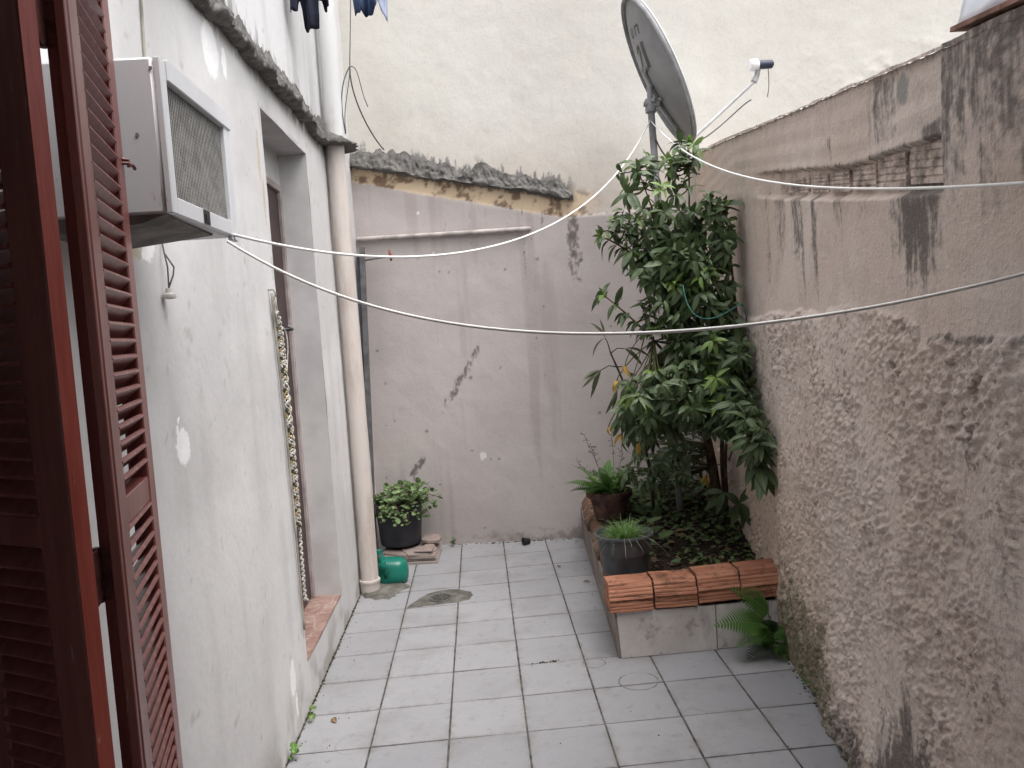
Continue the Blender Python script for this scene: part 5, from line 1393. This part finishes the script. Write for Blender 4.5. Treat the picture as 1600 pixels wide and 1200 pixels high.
# fallen leaves and specks on the floor
random.seed(71)
DL = [lleaf(.045, .010, .1, .5, mat_='leaf_dry'), lleaf(.035, .008, .15, .6, mat_='leaf_dry')]
for (x, y, lab) in ((.422, 5.112, 'dry leaf on the tiles near the back end of the planter'), (.523, 4.766, 'dry leaf on the tiles close to the planter side'), (-.743, 3.312, 'dry leaf on the tiles near the left wall'), (.60, 5.66, 'dry leaf at the back wall beside the planter end')):
    a = random.uniform(0, 6.28); o = link('fallen_leaf', DL[0], None, frame_m((x, y, fz(x) + .006), (math.cos(a), math.sin(a), .0), (0, 0, 1), .2, random.uniform(.7, 1.1)))
    tag(o, lab, 'leaf', 'dry leaves on the floor')
k = MB()
for i in range(150):
    x = random.uniform(-.80, 1.15); y = random.uniform(2.5, 5.75)
    if random.random() < .35: x = -.85 + abs(random.gauss(0, .05))
    elif random.random() < .3: y = 5.8 - abs(random.gauss(0, .07)); x = random.uniform(-.3, .62)
    elif random.random() < .3: x = rwall_x(y) - .03 - abs(random.gauss(0, .05)) if y < 3.6 else p_left(y) - .03 - abs(random.gauss(0, .04))
    s_ = random.uniform(.0012, .0042); z = fz(x)
    k.add([(x - s_, y, z), (x + s_, y - s_, z), (x + s_ * .5, y + s_, z), (x, y, z + s_ * 1.2)], [(0, 1, 3), (1, 2, 3), (2, 0, 3), (2, 1, 0)])
o = k.build('grit', 'specks'); tag(o, 'specks of grit and soil scattered on the tiles', 'grit', kind='stuff')
def moss_strip(name, x0, y0, x1, y1, w, n, label, seed):
    random.seed(seed); k = MB()
    for i in range(n):
        t = random.random(); x = x0 + (x1 - x0) * t + random.gauss(0, w); y = y0 + (y1 - y0) * t + random.gauss(0, w); r = random.uniform(.003, .008)
        kk = MB(); kk.lathe([(r, 0), (r * .8, r * .35), (.0, r * .55)], 6, (x, y, fz(x) - .001)); k.add(kk.v, kk.f)
    o = k.build(name, 'moss'); tag(o, label, 'moss', kind='stuff')
moss_strip('moss', .13, 3.665, .26, 3.69, .006, 30, 'dark moss filling a chipped tile joint', 1)
moss_strip('moss', -.858, 2.4, -.858, 4.9, .004, 150, 'dark dirt and moss line along the foot of the left wall', 2)
moss_strip('moss', 1.175, 2.45, 1.315, 3.55, .020, 150, 'moss line along the foot of the right wall', 3)
moss_strip('moss', -.3, 5.905, .66, 5.765, .008, 120, 'dark dirt and moss line along the foot of the back wall', 4)

# ------------------------------------------------------------------ clotheslines
def rope(name, P, Q, zs, label, r=.0036):
    n = 60; t = np.linspace(0, 1, n); co = np.polyfit(np.linspace(0, 1, len(zs)), zs, min(5, len(zs) - 1)); z = np.polyval(co, t)
    k = MB(); k.tube([(P[0] + (Q[0] - P[0]) * a, P[1] + (Q[1] - P[1]) * a, b_) for a, b_ in zip(t, z)], r, 8)
    o = k.build(name, 'rope', smooth=True); tag(o, label, 'clothesline', 'white cord clotheslines')
rope('clothesline', (-.6, 2.0), (1.13, 4.95), [1.869, 1.841, 1.857, 1.911, 2.001, 2.128, 2.299, 2.522, 2.809], 'white clothesline from the air conditioner to the dish pole', .0038)
rope('clothesline', (1.13, 4.95), (1.0, 1.4), [2.801, 2.596, 2.419, 2.268, 2.139, 2.03, 1.938, 1.861, 1.797], 'white clothesline from the dish pole along the right wall')
rope('clothesline', (-.6, 1.95), (1.02, 1.4), [1.847, 1.728, 1.648, 1.6, 1.576, 1.57, 1.581, 1.606, 1.647], 'white clothesline sagging low across the yard in front of the shrub', .0034)

# braided rope hanging on the wall beside the door
hr = thing('hanging_rope', 'bundle of braided white and yellow rope hanging by the doorway', 'rope', (-.85, 3.42, 1.81))
def hang():
    V = Vector
    k = MB(); k.tube([V((-.868, 3.335, 1.815)), V((-.845, 3.336, 1.815)), V((-.835, 3.338, 1.80)), V((-.838, 3.340, 1.785))], .004, 6); k.build('nail', 'galv', hr)
    line = [V((-.846, 3.345, 1.80)), V((-.845, 3.39, 1.65)), V((-.845, 3.405, 1.5)), V((-.846, 3.43, 1.2)), V((-.846, 3.440, 1.0)), V((-.847, 3.440, .80))]
    def at(t, ln):
        s_ = t * (len(ln) - 1); i = min(int(s_), len(ln) - 2); return ln[i].lerp(ln[i + 1], s_ - i)
    line2 = [V((-.846, 3.345, 1.80)), V((-.842, 3.41, 1.66)), V((-.842, 3.43, 1.5)), V((-.843, 3.455, 1.2)), V((-.843, 3.458, 1.0)), V((-.846, 3.455, .80)), V((-.848, 3.452, .62)), V((-.848, 3.452, .47))]
    def braid(ln, mats, r, amp, freq, name, t0=0):
        for q, mt in enumerate(mats):
            k = MB(); n = 230; pts = []
            for i in range(n + 1):
                t = t0 + (1 - t0) * i / n; p = at(t, ln); ph = freq * t + q * 2 * math.pi / len(mats)
                pts.append(p + V((.5 * amp * math.cos(2 * ph) + .0015 * random.uniform(-1, 1), amp * math.sin(ph) + .0015 * random.uniform(-1, 1), 0)))
            k.tube(pts, r, 5); k.build(name, mt, hr, smooth=True)
    braid(line, ['cord_w', 'cord_y', 'cord_k', 'cord_w'], .0048, .012, 110, 'strand', .10)
    braid(line2, ['cord_w', 'cord_w'], .0046, .007, 150, 'strand', .10)
    k = MB(); k.tube([V((-.846, 3.337, 1.80)), V((-.846, 3.345, 1.77)), V((-.846, 3.352, 1.72)), V((-.846, 3.37, 1.66))], .004, 6); k.tube([V((-.846, 3.342, 1.80)), V((-.843, 3.362, 1.75)), V((-.843, 3.385, 1.69))], .004, 6)
    k.tube(bez(V((-.843, 3.41, 1.66)), V((-.83, 3.47, 1.66)), V((-.83, 3.48, 1.58)), V((-.843, 3.43, 1.46)), 10), .0028, 6)
    k.build('loop', 'cord_w', hr, smooth=True)
    k = MB()
    pts = [at(i / 40, [V((-.852, 3.335, 1.80)), V((-.853, 3.36, 1.5)), V((-.853, 3.39, 1.2)), V((-.853, 3.405, .8)), V((-.855, 3.415, .35))]) for i in range(41)]
    k.tube(pts, .0045, 6); k.build('cable', 'cable_l', hr, smooth=True)
    k = MB(); kk = [V((-.846, 3.452, .475)), V((-.842, 3.468, .46)), V((-.842, 3.478, .455))]; k.tube(kk, .006, 6); k.build('knot', 'cord_w', hr, smooth=True)
hang()

# ------------------------------------------------------------------ satellite dish
sd = thing('satellite_dish', 'grey satellite dish seen from behind on a pole above the shrub', 'satellite dish', (1.15, 4.95, .36))
def dish():
    V = Vector
    k = MB(); k.tube([V((1.190, 4.95, .30)), V((1.172, 4.95, 1.5)), V((1.134, 4.95, 2.90))], .0215, 16); k.build('pole', 'galv', sd, auto=60)
    # dish axes: facing direction n, long axis a
    img = lambda r, u, w: (RIGHT * r + (-DOWN) * u + FWD * w).normalized()
    cen = V((1.201, 4.95, 3.095)); w_ = (cen - CAM).normalized()
    r_ = (RIGHT - w_ * RIGHT.dot(w_)).normalized(); u_ = r_.cross(w_).normalized()
    n = (w_ * .24 + (r_ * .886 + u_ * .464) * .971).normalized()
    a = (r_ * .464 - u_ * .886).normalized(); b_ = n.cross(a).normalized()
    Ra, Rb, dep = .455, .42, .07
    rings = 14; seg = 64; 
    def surf(off, rim):
        v = []; f = []
        for i in range(rings + 1):
            r = i / rings
            for j in range(seg):
                t = 2 * math.pi * j / seg
                v.append(cen + a * (Ra * r * math.cos(t)) + b_ * (Rb * r * math.sin(t)) + n * (dep * (r * r - 1) + off))
        for i in range(rings):
            for j in range(seg): f.append((i * seg + j, i * seg + (j + 1) % seg, (i + 1) * seg + (j + 1) % seg, (i + 1) * seg + j))
        return v, f
    v, f = surf(-.004, 0)
    k = MB(); k.add(v, [tuple(reversed(q)) for q in f]); back = k.build('reflector_back', 'dish_back', sd, smooth=True)
    v, f = surf(0, 0); k = MB(); k.add(v, f); k.build('reflector_face', 'dish_white', sd, smooth=True)
    k = MB(); vv = []; prof = [(1.0, -.006), (1.012, -.030), (1.030, -.028), (1.034, -.004), (1.026, -.002), (1.0, -.003)]
    for (s_, o_) in prof:
        for j in range(seg):
            t = 2 * math.pi * j / seg; vv.append(cen + a * (Ra * s_ * math.cos(t)) + b_ * (Rb * s_ * math.sin(t)) + n * o_)
    ff = []
    for i in range(len(prof)):
        for j in range(seg): ff.append((i * seg + j, i * seg + (j + 1) % seg, ((i + 1) % len(prof)) * seg + (j + 1) % seg, ((i + 1) % len(prof)) * seg + j))
    k.add(vv, ff); rim = k.build('rim', 'galv', sd, smooth=True)
    bm = bmesh.new(); bm.from_mesh(rim.data); bmesh.ops.recalc_face_normals(bm, faces=bm.faces); bm.to_mesh(rim.data); bm.free()
    k = MB(); vv = []; prof = [(.985, .001), (1.0, .004), (1.030, -.003), (1.040, .001), (1.040, .007), (1.0, .010), (.985, .004)]
    for (s_, o_) in prof:
        for j in range(seg):
            t = 2 * math.pi * j / seg; vv.append(cen + a * (Ra * s_ * math.cos(t)) + b_ * (Rb * s_ * math.sin(t)) + n * o_)
    ff = [(i * seg + j, i * seg + (j + 1) % seg, ((i + 1) % len(prof)) * seg + (j + 1) % seg, ((i + 1) % len(prof)) * seg + j) for i in range(len(prof)) for j in range(seg)]
    k.add(vv, ff); lip = k.build('lip', 'dish_white', sd, smooth=True)
    bm = bmesh.new(); bm.from_mesh(lip.data); bmesh.ops.recalc_face_normals(bm, faces=bm.faces); bm.to_mesh(lip.data); bm.free()
    # bracket behind
    hub = cen - n * (dep + .004)
    k = MB()
    top = V((1.134, 4.95, 2.90))
    k.tube([top + V((0, 0, -.05)), top + V((0, 0, .03))], .034, 12); k.tube([top + V((-.045, -.01, .0)), top + V((.05, -.02, -.01))], .016, 8)
    k.tube([top, top.lerp(hub, .6), hub + a * .06], .018, 8); k.tube([hub + a * -.05 - n * .012, hub + a * .15 - n * .004], .012, 8)
    for q in (-.05, .15):
        for w_ in (-.05, .05): k.tube([hub + a * q + b_ * w_ - n * .018, hub + a * q + b_ * w_ + n * .004], .014, 8)
    k.tube([top + V((.0, -.03, .01)), top + V((.02, -.045, .015))], .012, 6); k.build('bracket', 'galv', sd, auto=40)
    # spine from the bracket down to the lower rim, then the feed arm
    k = MB(); end = cen + a * Ra * .97 - n * .02
    pts = [hub + a * (.12 + (Ra * .90 - .12) * i / 6) + n * (dep * ((.12 + (Ra * .9 - .12) * i / 6) / Ra) ** 2 - .012) for i in range(7)]
    k.tube(pts, .011, 8); k.build('spine', 'galv', sd, smooth=True)
    lnb = V((1.893, 4.95, 3.085)); lnb = cen + (lnb - cen)
    foot = cen + a * Ra * 1.02 - n * .01
    k = MB(); tip = V((1.80, 5.0, 3.015)); k.tube([foot, foot.lerp(tip, .5), tip], .0105, 10); arm = k.build('feed_arm', 'armgrey', sd, auto=60)
    k = MB(); k.tube([tip, tip + V((.02, 0, .035)), tip + V((.03, -.005, .085))], [.020, .016, .016], 10); k.build('feed_clamp', 'galv', sd, auto=50)
    h = tip + V((.035, -.005, .10)); ax = (V((-.95, -.15, -.05))).normalized()
    k = MB(); k.tube([h + ax * .01, h + ax * .02, h + ax * .055, h + ax * .066], [.030, .036, .036, .028], 16); k.build('feed_horn', 'lnb_w', sd, auto=40)
    k = MB(); k.tube([h + ax * .012, h - ax * .03, h - ax * .085, h - ax * .095], [.028, .027, .026, .014], 14); k.build('converter', 'lnb_b', sd, auto=40)
    k = MB(); k.tube(bez(h - ax * .06 + V((0, 0, -.02)), h - ax * .06 + V((0, -.01, -.10)), h + V((.05, -.02, -.15)), h + V((.04, -.01, -.20)), 8), .003, 5); k.build('lead', 'cable', sd, smooth=True)
    k = MB(); k.tube(bez(V((1.150, 4.925, 2.68)), V((1.20, 4.90, 2.52)), V((1.30, 4.88, 2.47)), V((1.40, 4.88, 2.45)), 10), .005, 6)
    k.tube(bez(foot + V((.03, 0, -.01)), foot + V((.18, -.02, .04)), foot + V((.32, -.02, .20)), foot + V((.40, -.02, .235)), 10), .004, 5); k.build('coaxial_cable', 'cable', sd, smooth=True)
    # printed marks on the back: strokes laid 1.5 mm off the curved back
    k = MB()
    def onback(p, q): 
        r2 = (p / Ra) ** 2 + (q / Rb) ** 2; return cen + a * p + b_ * q + n * (dep * (r2 - 1) - .0056)
    def stroke(p0, q0, p1, q1, w):
        q0 = -q0; q1 = -q1
        d = Vector((p1 - p0, q1 - q0)); L = d.length; d /= L; e = Vector((-d.y, d.x)) * w / 2; m_ = 8; v = []
        for i in range(m_ + 1):
            c_ = Vector((p0, q0)) + d * L * i / m_; v += [onback(c_.x + e.x, c_.y + e.y), onback(c_.x - e.x, c_.y - e.y)]
        fcs = [(2 * i, 2 * i + 1, 2 * i + 3, 2 * i + 2) for i in range(m_)]
        nn = (v[1] - v[0]).cross(v[2] - v[0])
        if nn.dot(n) > 0: fcs = [tuple(reversed(q)) for q in fcs]
        k.add(v, fcs)
    q0 = PRINT_Q; F_ = -1.0
    # "1": one tall bar; "2": hooked head, diagonal, foot; then two small letters above
    stroke(-.20, q0 + .00, -.045, q0 + .00, .055)
    stroke(-.185, q0 - .115, -.150, q0 - .16, .03); stroke(-.190, q0 - .10, -.165, q0 - .07, .03); stroke(-.165, q0 - .07, -.055, q0 - .15, .030); stroke(-.052, q0 - .155, -.045, q0 - .06, .03)
    for (p, q, L) in ((-.295, .01, .05), (-.295, -.06, .05), (-.30, -.13, .045), (-.30, -.18, .045)): 
        stroke(p, q0 + q, p + L, q0 + q, .016)
    stroke(-.295, q0 + .015, -.295, q0 - .065, .013); stroke(-.25, q0 - .125, -.25, q0 - .185, .013)
    k.build('print', 'dish_print', sd)
PRINT_Q = .10
dish()

# ------------------------------------------------------------------ washing and wires at the top
def cloth(name, label, mats, pts_bottom, x0, x1, ztop, y, seed, swatch=None):
    t = thing(name, label, 'garment', ((x0 + x1) / 2, y, ztop), 'washing hung out at the top')
    rr = np.random.default_rng(seed); n = 60; m_ = 30
    S = np.linspace(0, 1, n)[:, None]; K = np.linspace(0, 1, m_)[None, :]
    X = x0 + (x1 - x0) * S + .010 * np.sin(K * 5 + S * 9 + seed)
    zb = np.interp(S, [p[0] for p in pts_bottom], [p[1] for p in pts_bottom])
    Z = ztop + (zb - ztop) * K
    Y = y + .035 * np.sin(S * 13 + seed) * (.4 + K) + .02 * np.sin(S * 29 + K * 3) * K
    P = np.stack([X - (x0 + x1) / 2, Y - y, Z - ztop], -1).reshape(-1, 3)
    F = gridfaces(n, m_, True); fm = None
    if swatch is not None: fm = (np.repeat((np.arange(n - 1) / n > swatch).astype(int), m_ - 1))
    o = link('fabric', arr_mesh('fabric', P, F, mats, fmat=fm), t); md = o.modifiers.new('t', 'SOLIDIFY'); md.thickness = .003
    return t
cloth('navy_garment', 'dark navy garment hanging at the top left in front of the downpipe', ['navy'], [(0, 3.235), (.10, 3.228), (.27, 3.232), (.30, 3.29), (.33, 3.30), (.36, 3.16), (.50, 3.140), (.68, 3.132), (.71, 3.27), (.77, 3.29), (.80, 3.25), (1, 3.255)], -.852, -.640, 3.95, 4.15, 3)
cloth('blue_garment', 'blue and pale blue garment hanging at the top centre', ['denim', 'denim_l'], [(0, 3.355), (.30, 3.345), (.60, 3.345), (.72, 3.365), (.76, 3.40), (.80, 3.36), (.92, 3.325), (1, 3.318)], -.575, -.395, 3.95, 4.5, 8, .70)
k = MB(); k.tube([(LWX, 4.15, 3.99), (-.70, 4.30, 3.955), (-.48, 4.5, 3.955), (.2, 5.0, 3.97), (1.0, 5.72, 4.05)], .004, 6)
tag(k.build('upper_clothesline', 'rope', smooth=True), 'clothesline above the picture carrying the washing', 'clothesline')
wr = thing('hanging_wires', 'tangle of thin grey wires hanging beside the upper downpipe', 'wires', (-.66, 5.0, 3.2))
k = MB(); V = Vector
k.tube([V((-.64, 5.0, 4.2)), V((-.645, 5.0, 3.62)), V((-.665, 5.0, 3.40)), V((-.680, 5.0, 3.24))], .003, 6)
k.tube(bez(V((-.680, 5.0, 3.235)), V((-.76, 5.0, 3.12)), V((-.75, 4.99, 2.98)), V((-.735, 4.98, 2.83)), 10), .0038, 6)
k.tube(bez(V((-.680, 5.0, 3.235)), V((-.70, 5.0, 3.05)), V((-.60, 5.2, 2.85)), V((-.60, 5.9, 2.93)), 12), .0045, 6)
k.tube(bez(V((-.680, 5.0, 3.235)), V((-.62, 5.0, 3.24)), V((-.64, 5.0, 3.12)), V((-.590, 5.0, 2.99)), 10), .003, 6)
k.tube(bez(V((-.680, 5.0, 3.235)), V((-.69, 5.0, 3.10)), V((-.745, 5.0, 3.0)), V((-.735, 5.0, 2.84)), 10), .003, 6)
k.build('wire', 'cable', wr, smooth=True)
